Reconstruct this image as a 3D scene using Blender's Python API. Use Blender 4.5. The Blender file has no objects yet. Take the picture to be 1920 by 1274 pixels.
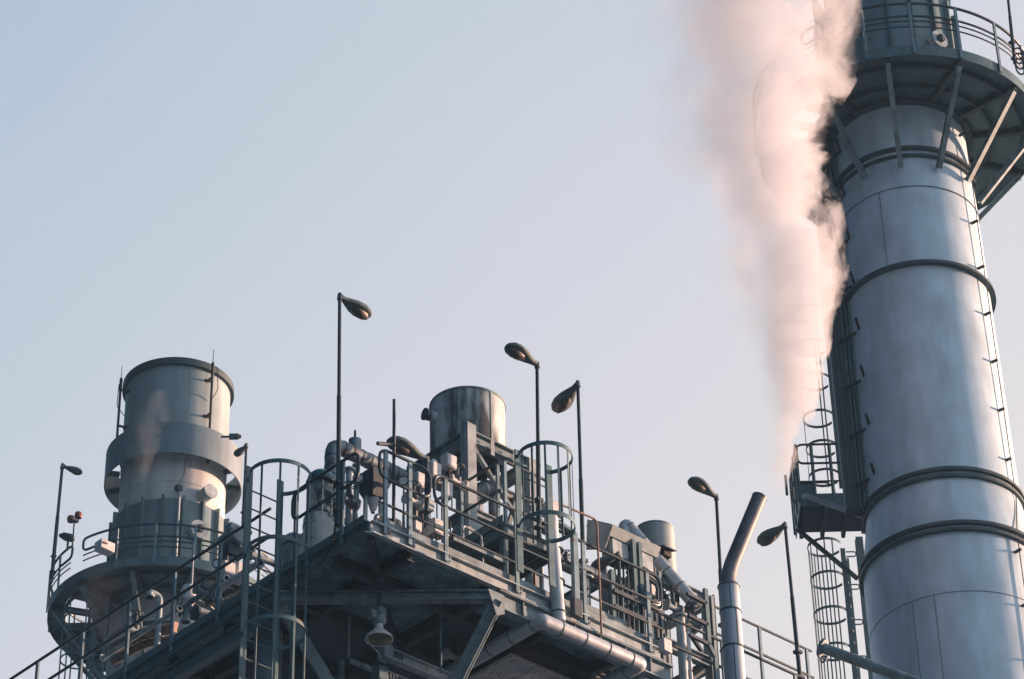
import bpy, bmesh, math, random
from mathutils import Vector as V, Matrix, noise
random.seed(7)
sin, cos, pi = math.sin, math.cos, math.pi
rad = math.radians

# ------------------------------------------------------------------ camera
FPX, PITCH, ROLL, YAW = 5510.7, 0.61945, -0.0231, 0.82423
HD = V((cos(YAW), sin(YAW), 0)); RT = V((sin(YAW), -cos(YAW), 0))
FW = HD*cos(PITCH) + V((0, 0, sin(PITCH))); UP0 = RT.cross(FW)
RR = RT*cos(ROLL) + UP0*sin(ROLL); UU = UP0*cos(ROLL) - RT*sin(ROLL)
EYE = V((0, 0, 1.6))
sc = bpy.context.scene; COL = sc.collection
cd = bpy.data.cameras.new('camera'); cam = bpy.data.objects.new('camera', cd); COL.objects.link(cam)
cam.matrix_world = Matrix(((RR.x, UU.x, -FW.x, EYE.x), (RR.y, UU.y, -FW.y, EYE.y), (RR.z, UU.z, -FW.z, EYE.z), (0, 0, 0, 1)))
cd.sensor_fit = 'HORIZONTAL'; cd.sensor_width = 36; cd.lens = 36*FPX/1920; cd.clip_start = .1; cd.clip_end = 5000
sc.camera = cam

def ray(px, py): return FW + RR*((px-960)/FPX) + UU*((637-py)/FPX)
def RD(px, py, d): return EYE + ray(px, py)*d
def _on(i, px, py, v):
    q = ray(px, py); return EYE + q*((v-EYE[i])/q[i])
def RX(px, py, v): return _on(0, px, py, v)
def RY(px, py, v): return _on(1, px, py, v)
def RZ(px, py, v): return _on(2, px, py, v)

# ------------------------------------------------------------------ sky, sun
SUN_EL, SUN_AZ = rad(9), rad(-23)
w = bpy.data.worlds.new("World"); sc.world = w; w.use_nodes = True
nt = w.node_tree; nt.nodes.clear()
def N(t, **k):
    n = nt.nodes.new(t)
    for a, b in k.items(): setattr(n, a, b)
    return n
out = N('ShaderNodeOutputWorld'); bg = N('ShaderNodeBackground'); tc = N('ShaderNodeTexCoord')
sky = N('ShaderNodeTexSky', sky_type='NISHITA', sun_disc=False, sun_elevation=SUN_EL, sun_rotation=pi/2-SUN_AZ, altitude=10, air_density=1.0, dust_density=2.0)
# dusk gradient fixed in world space: pale and warm towards the sun and the horizon, blue away from it
G = RT*1.38
up_ = N('ShaderNodeVectorMath', operation='DOT_PRODUCT'); up_.inputs[1].default_value = UP0*-1.75
uc = N('ShaderNodeMapRange'); uc.inputs['From Min'].default_value = -.42; uc.inputs['From Max'].default_value = .5; uc.inputs['To Min'].default_value = -.42; uc.inputs['To Max'].default_value = .5
ua = N('ShaderNodeMath', operation='ADD')
bd = N('ShaderNodeVectorMath', operation='DOT_PRODUCT'); bd.inputs[1].default_value = HD
bk = N('ShaderNodeMapRange', interpolation_type='SMOOTHSTEP'); bk.inputs['From Min'].default_value = -.35; bk.inputs['From Max'].default_value = .6; bk.inputs['To Min'].default_value = -.55; bk.inputs['To Max'].default_value = 0
ub = N('ShaderNodeMath', operation='ADD')
dp = N('ShaderNodeVectorMath', operation='DOT_PRODUCT'); dp.inputs[1].default_value = G
mr = N('ShaderNodeMapRange'); mr.inputs['From Min'].default_value = -2.0; mr.inputs['From Max'].default_value = 2.0
rp = N('ShaderNodeValToRGB'); cr = rp.color_ramp
def lin(c): return tuple(((x/255+.055)/1.055)**2.4 if x > 10 else x/255/12.92 for x in c)
stops = [(-1.7, (14, 36, 56)), (-.95, (76, 114, 144)), (-.42, (183, 200, 217)), (0.0, (217, 219, 229)), (.36, (239, 232, 231)), (.9, (238, 224, 220)), (1.7, (242, 208, 184))]
while len(cr.elements) < len(stops): cr.elements.new(.5)
for e, (s, c) in zip(cr.elements, stops): e.position = (s+2)/4; e.color = (*lin(c), 1)
nz = N('ShaderNodeTexNoise'); nz.inputs['Scale'].default_value = 2.2; nz.inputs['Detail'].default_value = 3
na = N('ShaderNodeMath', operation='MULTIPLY_ADD'); na.inputs[1].default_value = .18; na.inputs[2].default_value = -.09
ad = N('ShaderNodeMath', operation='ADD')
mx = N('ShaderNodeMix', data_type='RGBA', blend_type='MIX'); mx.inputs[0].default_value = .04
L = nt.links.new
L(tc.outputs['Generated'], dp.inputs[0]); L(tc.outputs['Generated'], nz.inputs['Vector']); L(nz.outputs['Fac'], na.inputs[0])
L(tc.outputs['Generated'], up_.inputs[0]); L(up_.outputs['Value'], uc.inputs['Value']); L(uc.outputs[0], ua.inputs[0]); L(dp.outputs['Value'], ua.inputs[1]); L(tc.outputs['Generated'], bd.inputs[0]); L(bd.outputs['Value'], bk.inputs['Value']); L(ua.outputs[0], ub.inputs[0]); L(bk.outputs[0], ub.inputs[1]); L(ub.outputs[0], ad.inputs[0]); L(na.outputs[0], ad.inputs[1]); L(ad.outputs[0], mr.inputs['Value'])
L(mr.outputs[0], rp.inputs[0])
sk = N('ShaderNodeVectorMath', operation='SCALE'); sk.inputs['Scale'].default_value = .10
L(sky.outputs[0], sk.inputs[0]); L(rp.outputs[0], mx.inputs[6]); L(sk.outputs[0], mx.inputs[7])
L(mx.outputs[2], bg.inputs[0]); bg.inputs[1].default_value = .435; L(bg.outputs[0], out.inputs[0])
sd = bpy.data.lights.new('sun', 'SUN'); sun = bpy.data.objects.new('sun', sd); COL.objects.link(sun)
sd.energy = 5.0; sd.angle = rad(.6); sd.color = (1, .57, .37)
SDIR = V((cos(SUN_EL)*cos(SUN_AZ), cos(SUN_EL)*sin(SUN_AZ), sin(SUN_EL)))
sun.rotation_euler = SDIR.to_track_quat('Z', 'Y').to_euler()
sc.view_settings.view_transform = 'Standard'; sc.view_settings.look = 'None'; sc.view_settings.exposure = 1.2; sc.view_settings.gamma = 1
sc.cycles.max_bounces = 20; sc.cycles.diffuse_bounces = 4; sc.cycles.glossy_bounces = 4; sc.cycles.volume_bounces = 20; sc.cycles.volume_step_rate = .15; sc.cycles.volume_max_steps = 512
sc.cycles.transparent_max_bounces = 12; sc.cycles.use_denoising = True

# ------------------------------------------------------------------ materials
def mat(name, base, rough=.5, metal=0., var=.15, scale=3., streak=0., rust=0., bump=.02, rustc=(.16, .07, .035), stretch=.12, sw=.15, ss=4.):
    m = bpy.data.materials.new(name); m.use_nodes = True; t = m.node_tree; b = t.nodes['Principled BSDF']
    n = t.nodes.new; k = t.links.new
    g = n('ShaderNodeTexCoord'); a = n('ShaderNodeTexNoise'); a.inputs['Scale'].default_value = scale; a.inputs['Detail'].default_value = 6
    k(g.outputs['Object'], a.inputs['Vector'])
    r = n('ShaderNodeMapRange'); r.inputs['From Min'].default_value = .3; r.inputs['From Max'].default_value = .7
    r.inputs['To Min'].default_value = 1-var; r.inputs['To Max'].default_value = 1+var; k(a.outputs['Fac'], r.inputs['Value'])
    fac = r.outputs[0]
    if streak:
        mp = n('ShaderNodeMapping'); mp.inputs['Scale'].default_value = (1, 1, stretch); k(g.outputs['Object'], mp.inputs[0])
        s = n('ShaderNodeTexNoise'); s.inputs['Scale'].default_value = ss; s.inputs['Detail'].default_value = 6; k(mp.outputs[0], s.inputs['Vector'])
        r2 = n('ShaderNodeMapRange'); r2.inputs['From Min'].default_value = .5-sw; r2.inputs['From Max'].default_value = .5+sw
        r2.inputs['To Min'].default_value = 1-streak; r2.inputs['To Max'].default_value = 1+streak*.4; k(s.outputs['Fac'], r2.inputs['Value'])
        mu = n('ShaderNodeMath'); mu.operation = 'MULTIPLY'; k(fac, mu.inputs[0]); k(r2.outputs[0], mu.inputs[1]); fac = mu.outputs[0]
    sc_ = n('ShaderNodeVectorMath'); sc_.operation = 'SCALE'; sc_.inputs[0].default_value = base; k(fac, sc_.inputs['Scale']); c = sc_.outputs[0]
    if rust:
        q = n('ShaderNodeTexNoise'); q.inputs['Scale'].default_value = scale*1.7; q.inputs['Detail'].default_value = 8
        k(g.outputs['Object'], q.inputs['Vector'])
        q2 = n('ShaderNodeMapRange'); q2.inputs['From Min'].default_value = .62-.2*rust; q2.inputs['From Max'].default_value = .78-.2*rust; k(q.outputs['Fac'], q2.inputs['Value'])
        mi = n('ShaderNodeMix'); mi.data_type = 'RGBA'; k(q2.outputs[0], mi.inputs[0]); k(c, mi.inputs[6]); mi.inputs[7].default_value = (*rustc, 1); c = mi.outputs[2]
    k(c, b.inputs['Base Color']); b.inputs['Metallic'].default_value = metal
    rr = n('ShaderNodeMapRange'); rr.inputs['To Min'].default_value = max(.05, rough-.12); rr.inputs['To Max'].default_value = min(1, rough+.12); k(a.outputs['Fac'], rr.inputs['Value']); k(rr.outputs[0], b.inputs['Roughness'])
    if bump:
        bp = n('ShaderNodeBump'); bp.inputs['Strength'].default_value = .5; bp.inputs['Distance'].default_value = bump; k(a.outputs['Fac'], bp.inputs['Height']); k(bp.outputs[0], b.inputs['Normal'])
    return m
M = dict(
    stack=mat('stack_sheet', (.52, .68, .81), .52, .30, .12, 1.3, .12, 0, .010, stretch=.2),
    stackpaint=mat('stack_grey_paint', (.27, .37, .42), .55, .12, .10, 1.4, .16, 0, .006),
    shroudpaint=mat('shroud_paint', (.17, .25, .31), .55, .1, .12, 1.4, .18, 0, .006),
    stackpale=mat('stack_pale_paint', (.56, .59, .62), .6, .05, .10, 1.2, .18, 0, .006),
    drum=mat('drum_teal_paint', (.15, .24, .285), .5, .1, .12, 2., .15, .05, .006),
    band=mat('band_dark_steel', (.055, .085, .10), .5, .4, .2, 4.),
    teal=mat('teal_steel_paint', (.085, .165, .20), .45, .15, .2, 4., 0, .12, .004),
    rail=mat('rail_steel', (.032, .062, .085), .42, .3, .25, 9., 0, .06, .003),
    post=mat('post_galvanised', (.16, .26, .32), .5, .3, .22, 7., 0, .05, .003),
    galv=mat('galvanised_steel', (.34, .42, .47), .5, .3, .25, 5., .2, .03, .005),
    galvd=mat('weathered_galvanised', (.19, .27, .32), .55, .25, .3, 5., .25, .08, .005),
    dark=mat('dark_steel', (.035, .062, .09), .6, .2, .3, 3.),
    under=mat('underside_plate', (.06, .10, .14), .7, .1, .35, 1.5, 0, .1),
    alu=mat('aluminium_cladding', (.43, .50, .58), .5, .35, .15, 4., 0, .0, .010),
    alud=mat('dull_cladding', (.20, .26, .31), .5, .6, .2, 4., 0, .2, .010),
    white=mat('off_white_enamel', (.62, .66, .70), .45, .0, .08, 6., .1, .08, .003),
    lamp=mat('lamp_housing', (.11, .16, .18), .7, .2, .2, 8.),
    lens=mat('lamp_lens', (.075, .07, .07), .5, 0, .2, 6.),
    tank=mat('stained_tank', (.36, .43, .47), .65, .0, .25, 3., .80, .0, .006, (.075, .085, .09), .2, .07, 4.5),
    tank2=mat('grey_tank', (.30, .36, .39), .5, .4, .08, 3., .14, 0, .004),
    sooty=mat('sooty_pipe', (.13, .15, .18), .55, .3, .3, 5., .3, .0, .006),
    dome=mat('teal_enamel', (.012, .13, .16), .22, 0, .1, 5.),
    rustpipe=mat('brown_lagging', (.20, .145, .12), .6, .3, .3, 4., 0, .3),
    red=mat('red_oxide', (.16, .055, .035), .5, 0, .2, 6.),
    black=mat('black_rubber', (.012, .014, .018), .6, 0, .2, 6.),
    bulb=mat('floodlight_glass', (.10, .105, .075), .12, 0, .1, 9.),
    grating=mat('grating_steel', (.12, .185, .215), .6, .3, .25, 10.),
    gratelight=mat('grating_daylight_tint', (.20, .33, .40), .65, .1, .35, 6., .3, 0),  # lighter colour stands in for daylight passing through the grating
    ground=mat('ground_cool_bounce', (.045, .08, .115), .9, 0, .3, .6, 0, 0, .02),  # blue tint put in so the bounce cools and lifts the undersides
)

# ------------------------------------------------------------------ mesh helpers
class MB:
    def __init__(s): s.b = bmesh.new()
    def hexa(s, q):
        v = [s.b.verts.new(p) for p in q]
        for f in ((3, 2, 1, 0), (4, 5, 6, 7), (0, 1, 5, 4), (1, 2, 6, 5), (2, 3, 7, 6), (3, 0, 4, 7)):
            try: s.b.faces.new([v[i] for i in f])
            except ValueError: pass
        return s
    def box(s, lo, hi):
        a, b = lo, hi
        return s.hexa([V(p) for p in ((a[0], a[1], a[2]), (b[0], a[1], a[2]), (b[0], b[1], a[2]), (a[0], b[1], a[2]), (a[0], a[1], b[2]), (b[0], a[1], b[2]), (b[0], b[1], b[2]), (a[0], b[1], b[2]))])
    def cbox(s, c, sx, sy, sz, bev=0):
        return s.box((c[0]-sx/2, c[1]-sy/2, c[2]-sz/2), (c[0]+sx/2, c[1]+sy/2, c[2]+sz/2))
    def beam(s, p, q, wd, ht, up=V((0, 0, 1))):
        p, q = V(p), V(q); d = (q-p).normalized(); x = d.cross(up)
        if x.length < 1e-4: x = d.cross(V((1, 0, 0)))
        x.normalize(); y = x.cross(d); x = x*wd/2; y = y*ht/2
        return s.hexa([p-x-y, p+x-y, p+x+y, p-x+y, q-x-y, q+x-y, q+x+y, q-x+y])
    def ibeam(s, p, q, wd, ht, up=V((0, 0, 1)), t=.02):
        p, q = V(p), V(q); d = (q-p).normalized(); x = d.cross(up)
        if x.length < 1e-4: x = d.cross(V((1, 0, 0)))
        x.normalize(); y = x.cross(d)
        o = y*(ht/2-t/2)
        s.beam(p+o, q+o, wd, t, y); s.beam(p-o, q-o, wd, t, y); s.beam(p, q, t, ht-2*t-.002, y)
        return s
    def tube(s, pts, r, seg=8, closed=False, cap=True):
        pts = [V(p) for p in pts]; n = len(pts); rings = []
        rs = r if isinstance(r, (list, tuple)) else [r]*n
        prev = None
        for i, p in enumerate(pts):
            a = pts[(i-1) % n] if (i or closed) else None; b = pts[(i+1) % n] if (i < n-1 or closed) else None
            d = ((b-p).normalized() if b is not None else V()) + ((p-a).normalized() if a is not None else V())
            d.normalize()
            if prev is None:
                x = d.cross(V((0, 0, 1)))
                if x.length < .02: x = d.cross(V((1, 0, 0)))
            else: x = prev - d*prev.dot(d)
            x.normalize(); prev = x; y = d.cross(x)
            rings.append([s.b.verts.new(p+(x*cos(2*pi*k/seg)+y*sin(2*pi*k/seg))*rs[i]) for k in range(seg)])
        m = n if closed else n-1
        for i in range(m):
            A, B = rings[i], rings[(i+1) % n]
            for k in range(seg): s.b.faces.new((A[k], A[(k+1) % seg], B[(k+1) % seg], B[k]))
        if cap and not closed: s.b.faces.new(rings[0][::-1]); s.b.faces.new(rings[-1])
        return s
    def lathe(s, prof, c, seg=64, a0=0, a1=2*pi):
        c = V(c); full = abs(a1-a0-2*pi) < 1e-6; ns = seg if full else seg+1; cols = []
        for k in range(ns):
            a = a0+(a1-a0)*k/seg; cols.append([s.b.verts.new(c+V((cos(a)*r, sin(a)*r, z))) if r > 1e-6 else None for r, z in prof])
        cen = {i: s.b.verts.new(c+V((0, 0, z))) for i, (r, z) in enumerate(prof) if r <= 1e-6}
        for k in range(seg):
            A, B = cols[k], cols[(k+1) % ns]
            for i in range(len(prof)-1):
                q = [A[i] or cen[i], B[i] or cen[i], B[i+1] or cen[i+1], A[i+1] or cen[i+1]]
                u = []
                for x in q:
                    if x not in u: u.append(x)
                if len(u) > 2: s.b.faces.new(u)
        return s
    def cyl(s, p, q, r0, r1=None, seg=24):
        return s.tube([p, q], [r0, r0 if r1 is None else r1], seg)
    def loft(s, rings, cap=True):
        R = [[s.b.verts.new(V(p)) for p in r] for r in rings]; n = len(R[0])
        for i in range(len(R)-1):
            for k in range(n): s.b.faces.new((R[i][k], R[i][(k+1) % n], R[i+1][(k+1) % n], R[i+1][k]))
        if cap: s.b.faces.new(R[0][::-1]); s.b.faces.new(R[-1])
        return s
    def poly(s, pts, off):
        off = V(off); a = [s.b.verts.new(V(p)) for p in pts]; b = [s.b.verts.new(V(p)+off) for p in pts]; n = len(a)
        s.b.faces.new(a[::-1]); s.b.faces.new(b)
        for k in range(n): s.b.faces.new((a[k], a[(k+1) % n], b[(k+1) % n], b[k]))
        return s

ROOT = {}
def origin(o):
    while o is not None:
        if o.name in ROOT: return ROOT[o.name]
        o = o.parent
    return V((0, 0, 0))
def part(name, mb, m, parent=None, label=None, bevel=0, smooth=True):
    o0 = origin(parent)
    bmesh.ops.recalc_face_normals(mb.b, faces=mb.b.faces)
    if o0.length: bmesh.ops.translate(mb.b, verts=mb.b.verts, vec=-o0)
    me = bpy.data.meshes.new(name); mb.b.to_mesh(me); mb.b.free()
    if smooth and len(me.polygons):
        me.polygons.foreach_set('use_smooth', [True]*len(me.polygons))
        try: me.set_sharp_from_angle(angle=rad(38))
        except Exception: pass
    me.materials.append(M[m] if isinstance(m, str) else m)
    o = bpy.data.objects.new(name, me); COL.objects.link(o)
    if parent is not None: o.parent = parent
    if label: o['label'] = label
    if bevel:
        b = o.modifiers.new('bevel', 'BEVEL'); b.width = bevel; b.segments = 2; b.limit_method = 'ANGLE'; b.harden_normals = False
    return o
def thing(name, label, cat, loc, group=None, rz=0):
    o = bpy.data.objects.new(name, None); COL.objects.link(o); o.location = V(loc); o.empty_display_size = .2
    o.rotation_euler = (0, 0, rz); o['label'] = label; o['category'] = cat
    if group: o['group'] = group
    ROOT[o.name] = V(loc) if not rz else V((0, 0, 0))
    return o
def solo(name, mb, m, label, cat, loc, group=None, **k):
    "a thing that is one mesh, origin at loc"
    loc = V(loc); bmesh.ops.translate(mb.b, verts=mb.b.verts, vec=-loc)
    o = part(name, mb, m, None, label, **k); o.location = loc; o['category'] = cat
    if group: o['group'] = group
    return o
def arc(c, u, v, r, a0, a1, n=10):
    c, u, v = V(c), V(u), V(v); return [c+(u*cos(a0+(a1-a0)*i/n)+v*sin(a0+(a1-a0)*i/n))*r for i in range(n+1)]
def bend(pts, r, n=6):
    "polyline with rounded corners"
    pts = [V(p) for p in pts]; o = [pts[0]]
    for i in range(1, len(pts)-1):
        p = pts[i]; a = (pts[i-1]-p); b = (pts[i+1]-p); rr = min(r, a.length*.49, b.length*.49)
        A = p+a.normalized()*rr; B = p+b.normalized()*rr
        for k in range(n+1):
            t = k/n; o.append(A*(1-t)**2+p*2*t*(1-t)+B*t*t)
    o.append(pts[-1]); return o
X1, Y1, Z1 = V((1, 0, 0)), V((0, 1, 0)), V((0, 0, 1))

# ------------------------------------------------------------------ ground
g = part('ground', MB().box((-600, -600, -.5), (900, 900, 0)), 'ground', smooth=False); g['kind'] = 'structure'

# ------------------------------------------------------------------ chimney stacks
def az(phi): return -HD*cos(phi)+RT*sin(phi)        # horizontal direction, phi from towards-the-camera to the right
def zfront(py, ax, r, px):
    P = ax-HD*r; q = ray(px, py); return (EYE+q*((P-EYE).dot(HD)/q.dot(HD))).z

def ringband(r, z, h, d):
    return [(r-.02, z-h/2), (r+d, z-h/2), (r+d, z+h/2), (r-.02, z+h/2), (r-.02, z-h/2)]

def gallery(ax, R, zg, rg, label, loops, hatch, grp, H=1.05):
    t = thing('gallery_platform', label, 'platform', V((ax.x, ax.y, zg)), grp)
    base = V((ax.x, ax.y, 0))
    def P(phi, r, z): return base+az(phi)*r+V((0, 0, z))
    mb = MB(); nseg = 72
    for i in range(nseg):
        a, b = 2*pi*i/nseg, 2*pi*(i+1)/nseg
        for r0, r1 in ((R+.04, R+.45), (R+.45, rg-.35), (rg-.35, rg)):
            am = (math.degrees((a+b)/2)+180) % 360-180
            if hatch[0] < am < hatch[1] and r0 == R+.45: continue
            mb.hexa([P(a, r0, zg-.04), P(a, r1, zg-.04), P(b, r1, zg-.04), P(b, r0, zg-.04), P(a, r0, zg), P(a, r1, zg), P(b, r1, zg), P(b, r0, zg)])
    part('deck', mb, 'grating', t, smooth=False)
    part('toe_board', MB().lathe([(rg, zg-.14), (rg+.02, zg-.14), (rg+.02, zg+.13), (rg, zg+.13), (rg, zg-.14)], base, 96), 'teal', t)
    mb = MB()
    for k in range(12):
        f = rad(-10+30*k); mb.ibeam(P(f, R+.05, zg-.13), P(f, rg-.03, zg-.13), .10, .16)
    for rr in (R+.5, rg-.40): mb.lathe([(rr, zg-.05), (rr+.05, zg-.05), (rr+.05, zg-.17), (rr, zg-.17), (rr, zg-.05)], base, 72)
    part('support_ring', mb, 'band', t)
    for k in range(12):
        f = rad(-10+30*k); d = az(f)
        part('bracket', MB().ibeam(P(f, rg-.10, zg-.22), P(f, R+.06, zg-1.95), .11, .11, d), 'galvd', t)
    gap0, gap1 = loops; zt = zg+H
    a0, a1 = rad(gap1), rad(gap0+360); n = 90
    def arcp(z, s=a0, e=a1, m=n): return [P(s+(e-s)*i/m, rg+.03, z) for i in range(m+1)]
    zm = zt-.36
    e = .085
    mb = MB(); mb.tube(arcp(zt, a0+e, a1-e)[:1] and bend([P(a0+e*2, rg+.03, zm)]+[P(a0, rg+.03, zm), P(a0, rg+.03, zt)]+arcp(zt, a0+e, a1-e)+[P(a1, rg+.03, zt), P(a1, rg+.03, zm), P(a1-e*2, rg+.03, zm)], .16, 4), .032, 8)
    part('handrail', mb, 'rail', t)
    part('mid_rail', MB().tube(arcp(zm, a0+e*2, a1-e*2), .026, 6), 'rail', t)
    for q in (.50, .66): part('knee_rail', MB().tube(arcp(zt-q, a0+.01, a1-.01), .018, 6), 'rail', t)
    k = 0; f = rad(1)
    while f > a0: f -= rad(18.9)
    while f < a1-.05:
        if f > a0+.05: part('post', MB().beam(P(f, rg+.05, zg-.12), P(f, rg+.05, zt-.02), .065, .035, az(f)), 'post', t)
        f += rad(18.9)
    return t

def stack_clips(t, ax, R, phi, zs, L_=.16):
    d = az(phi)
    for z in zs:
        p = V((ax.x, ax.y, z))
        part('clip', MB().beam(p+d*(R-.01), p+d*(R+L_), .05, .045), 'black', t)

# -- near stack on the right
AR = RD(1684, 267, 65); RB = 1.52; AR2 = V((AR.x, AR.y, 0)); ZG = AR.z
zr = lambda py, r=RB: zfront(py, AR2, r, 1740)
t = thing('chimney_stack', 'tall blue-grey metal chimney stack with dark bands at the right edge, behind the steam', 'chimney', AR2, 'twin chimney stacks')
ztop = ZG+6.5
R2 = 1.75
part('shell', MB().lathe([(R2, -.0), (R2, zr(1110, R2)), (R2, zr(990, R2)), (R2-.02, zr(975, R2)), (RB+.05, zr(897)), (RB+.04, zr(885)), (RB-.0, zr(490)), (RB-.02, zr(285)), (RB-.05, zr(195)), (RB-.07, ZG+.02), (RB-.07, ZG+3.2), (RB-.22, ZG+3.22), (RB-.22, ztop), (RB-.3, ztop), (RB-.3, ztop-1)], AR2, 128), 'stack', t)
for py, h, d in ((274, .08, .07), (288, .06, .06), (488, .07, .13), (880, .07, .09), (893, .06, .08), (978, .07, .10), (991, .06, .09)):
    RB_ = R2 if py > 950 else RB
    part('band', MB().lathe(ringband(RB_-.01+(.05 if 860 < py < 900 else 0), zr(py, RB_+d), h, d), AR2, 128), 'band', t)
for py in (886,):
    part('band_web', MB().lathe([(RB-.02, zr(py)-.1), (RB+.075, zr(py)-.1), (RB+.075, zr(py)+.1), (RB-.02, zr(py)+.1)], AR2, 128), 'galvd', t)
part('band', MB().lathe(ringband(RB-.06, zr(190), .10, .16), AR2, 128), 'band', t)
for py in (348, 581, 836):
    part('weld_seam', MB().lathe([(RB-.01, zr(py)-.012), (RB+.008, zr(py)-.008), (RB+.008, zr(py)+.008), (RB-.01, zr(py)+.012)], AR2, 128), 'shroudpaint', t)
for phi, p0, p1 in ((-38, 581, 836), (-30, 348, 488), (-44, 836, 893), (12, 581, 836)):
    d = az(rad(phi)); a, b = AR2+d*(RB+.003), AR2+d*(RB+.003)
    part('vertical_seam', MB().beam(V((a.x, a.y, zr(p0))), V((b.x, b.y, zr(p1))), .018, .012, d), 'shroudpaint', t)
zq = zr(1110, R2); part('weld_seam', MB().lathe([(R2-.01, zq-.012), (R2+.008, zq-.008), (R2+.008, zq+.008), (R2-.01, zq+.012)], AR2, 128), 'shroudpaint', t)
for phi in (-37, -22):
    d = az(rad(phi)); part('vertical_seam', MB().beam(AR2+d*(R2+.003)+Z1*(zr(1500, R2)), AR2+d*(R2+.003)+Z1*(zr(1110 if phi < -30 else 1112, R2)), .018, .012, d), 'shroudpaint', t)
# clips and earth cable on the sunny side
zc = [zr(225)+(zr(1135)-zr(225))*(k/10) for k in range(-1, 12)]
zE = zr(990, R2)
stack_clips(t, AR2, RB, rad(51), [z for z in zc if z > zE+.9]); stack_clips(t, AR2, R2, rad(37), [z for z in zc if z <= zE])
d = az(rad(54)); d2 = az(rad(39)); part('earth_cable', MB().tube([AR2+d2*(R2+.06)+V((0, 0, zc[-1]-1)), AR2+d2*(R2+.06)+V((0, 0, zE)), AR2+d*(RB+.10)+V((0, 0, zE+1.1)), AR2+d*(RB+.10)+V((0, 0, zc[0]+.3))], .012, 6), 'band', t)
zb0 = zr(882); CO = lambda f, y: AR2-RT*(RB*f)-HD*y
for k in range(5): part('conduit', MB().tube([CO(1.10-k*.05, .16+k*.07)+V((0, 0, zb0)), CO(1.10-k*.05, .16+k*.07)+V((0, 0, ZG-.1))], .026, 6), 'teal', t)
for k in range(8):
    z = zb0+.5+(ZG-zb0)*(k/8); mb = MB(); mb.beam(CO(1.16, .20)+Z1*z, CO(.86, .62)+Z1*z, .03, .06); mb.beam(CO(.90, .5)+Z1*z, CO(.98, .95)+Z1*(z+.05), .05, .05)
    part('conduit_bracket', mb, 'black', t)
# broad dark tray rising along the shaded side
mb = MB(); a = CO(1.20, .0)
mb.beam(a+Z1*zb0, a+Z1*(ZG-.1), .30, .26, HD)
for k in (-.13, -.04, .05, .14): mb.beam(a+RT*k-HD*.15+Z1*zb0, a+RT*k-HD*.15+Z1*(ZG-.1), .03, .04, HD)
mb.beam(CO(1.02, -.12)+Z1*zb0, CO(1.02, -.12)+Z1*(ZG-.1), .34, .06, HD)
part('cable_tray', mb, 'dark', t)
# drum above the gallery
mb = MB().lathe([(RB-.07, ZG+.05), (RB-.0, ZG+.05), (RB-.0, ZG+3.25), (RB-.07, ZG+3.25)], AR2, 128)
dr = part('drum', mb, 'drum', t)
def ribs(dr, ax2, r, z0, z1, off, lst):
    for k, m in lst:
        d = az(rad(off+k*20)); part('rib', MB().beam(ax2+d*(r+.02)+V((0, 0, z0)), ax2+d*(r+.02)+V((0, 0, z1)), .06, .20, d), m, dr)
ribs(dr, AR2, RB, ZG+.06, ZG+3.3, -5, [(k, 'drum' if k % 2 else 'teal') for k in range(18)])
mb = MB().lathe([(RB+.02, ZG+3.96), (RB+.05, ZG+3.96), (RB+.05, ZG+4.9), (RB+.02, ZG+4.9), (RB+.02, ZG+3.96)], AR2, 96)
part('wind_shroud', mb, 'stackpaint', t)
def port(t, ax2, r, phi, z, s=.22):
    d = az(rad(phi)); c = ax2+d*r+V((0, 0, z))
    p = part('inspection_port', MB().cyl(c, c+d*.16, s*.82, seg=28), 'white', t)
    part('port_flange', MB().cyl(c+d*.16, c+d*.20, s, seg=28), 'galv', p); part('port_hub', MB().cyl(c+d*.20, c+d*.26, s*.45, seg=20).beam(c+d*.27-Z1*s*.5, c+d*.27+Z1*s*.3, .04, .04), 'dark', p)
port(dr, AR2, RB, 34, ZG+1.75)

RG = 3.0
gallery(AR2, RB, ZG, RG+.08, 'round gallery platform with railing high on the near right chimney stack', (-62, -45), (-84, -58), 'galleries around the twin stacks', 1.3)

# -- far stack on the left
AL = RD(310, 1164, 76); AL2 = V((AL.x, AL.y, 0)); ZL = AL.z; RL = 1.435
zf = lambda py, r=RL, px=318: zfront(py, AL2, r, px)
t = thing('chimney_stack', 'far grey chimney stack with an open rim and wide collar, on the left', 'chimney', AL2, 'twin chimney stacks')
RT_ = RL-.02
ztp = zf(671, RL+.08, 332)
mb = MB().lathe([(RL, 0), (RL, ZL-.1), (RL-.03, ZL+.05), (RL-.03, zf(840))], AL2, 128)
part('shell', mb, 'stackpale', t)
mb = MB().lathe([(RL-.1, zf(840)), (RT_, zf(840)), (RT_, ztp), (RT_-.09, ztp), (RT_-.09, ztp-3), (0, ztp-3.01)], AL2, 128)
part('upper_shell', mb, 'stackpaint', t)
part('top_rim', MB().lathe([(RT_-.05, ztp-.17), (RT_+.10, ztp-.17), (RT_+.10, ztp+.03), (RT_-.05, ztp+.03), (RT_-.05, ztp-.17)], AL2, 128), 'band', t)
zs0, zs1 = zf(849, RL+.36), zf(792, RL+.36)
RS = RL+.36
c = part('wind_shroud', MB().lathe([(RS, zs0), (RS+.03, zs0), (RS+.03, zs1), (RS, zs1), (RS, zs0)], AL2, 128), 'shroudpaint', t)
for k in range(12):
    d = az(rad(k*30+15)); mb = MB().beam(AL2+d*RL+V((0, 0, zs0+.28)), AL2+d*RS+V((0, 0, zs0+.28)), .10, .12)
    part('shroud_bracket', mb, 'band', c)
part('joint_ring', MB().lathe(ringband(RL-.03, zs1-.1, .1, .06), AL2, 128), 'band', t)
zd1, zd0 = zf(934, RL+.06), ZL+.04
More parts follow.
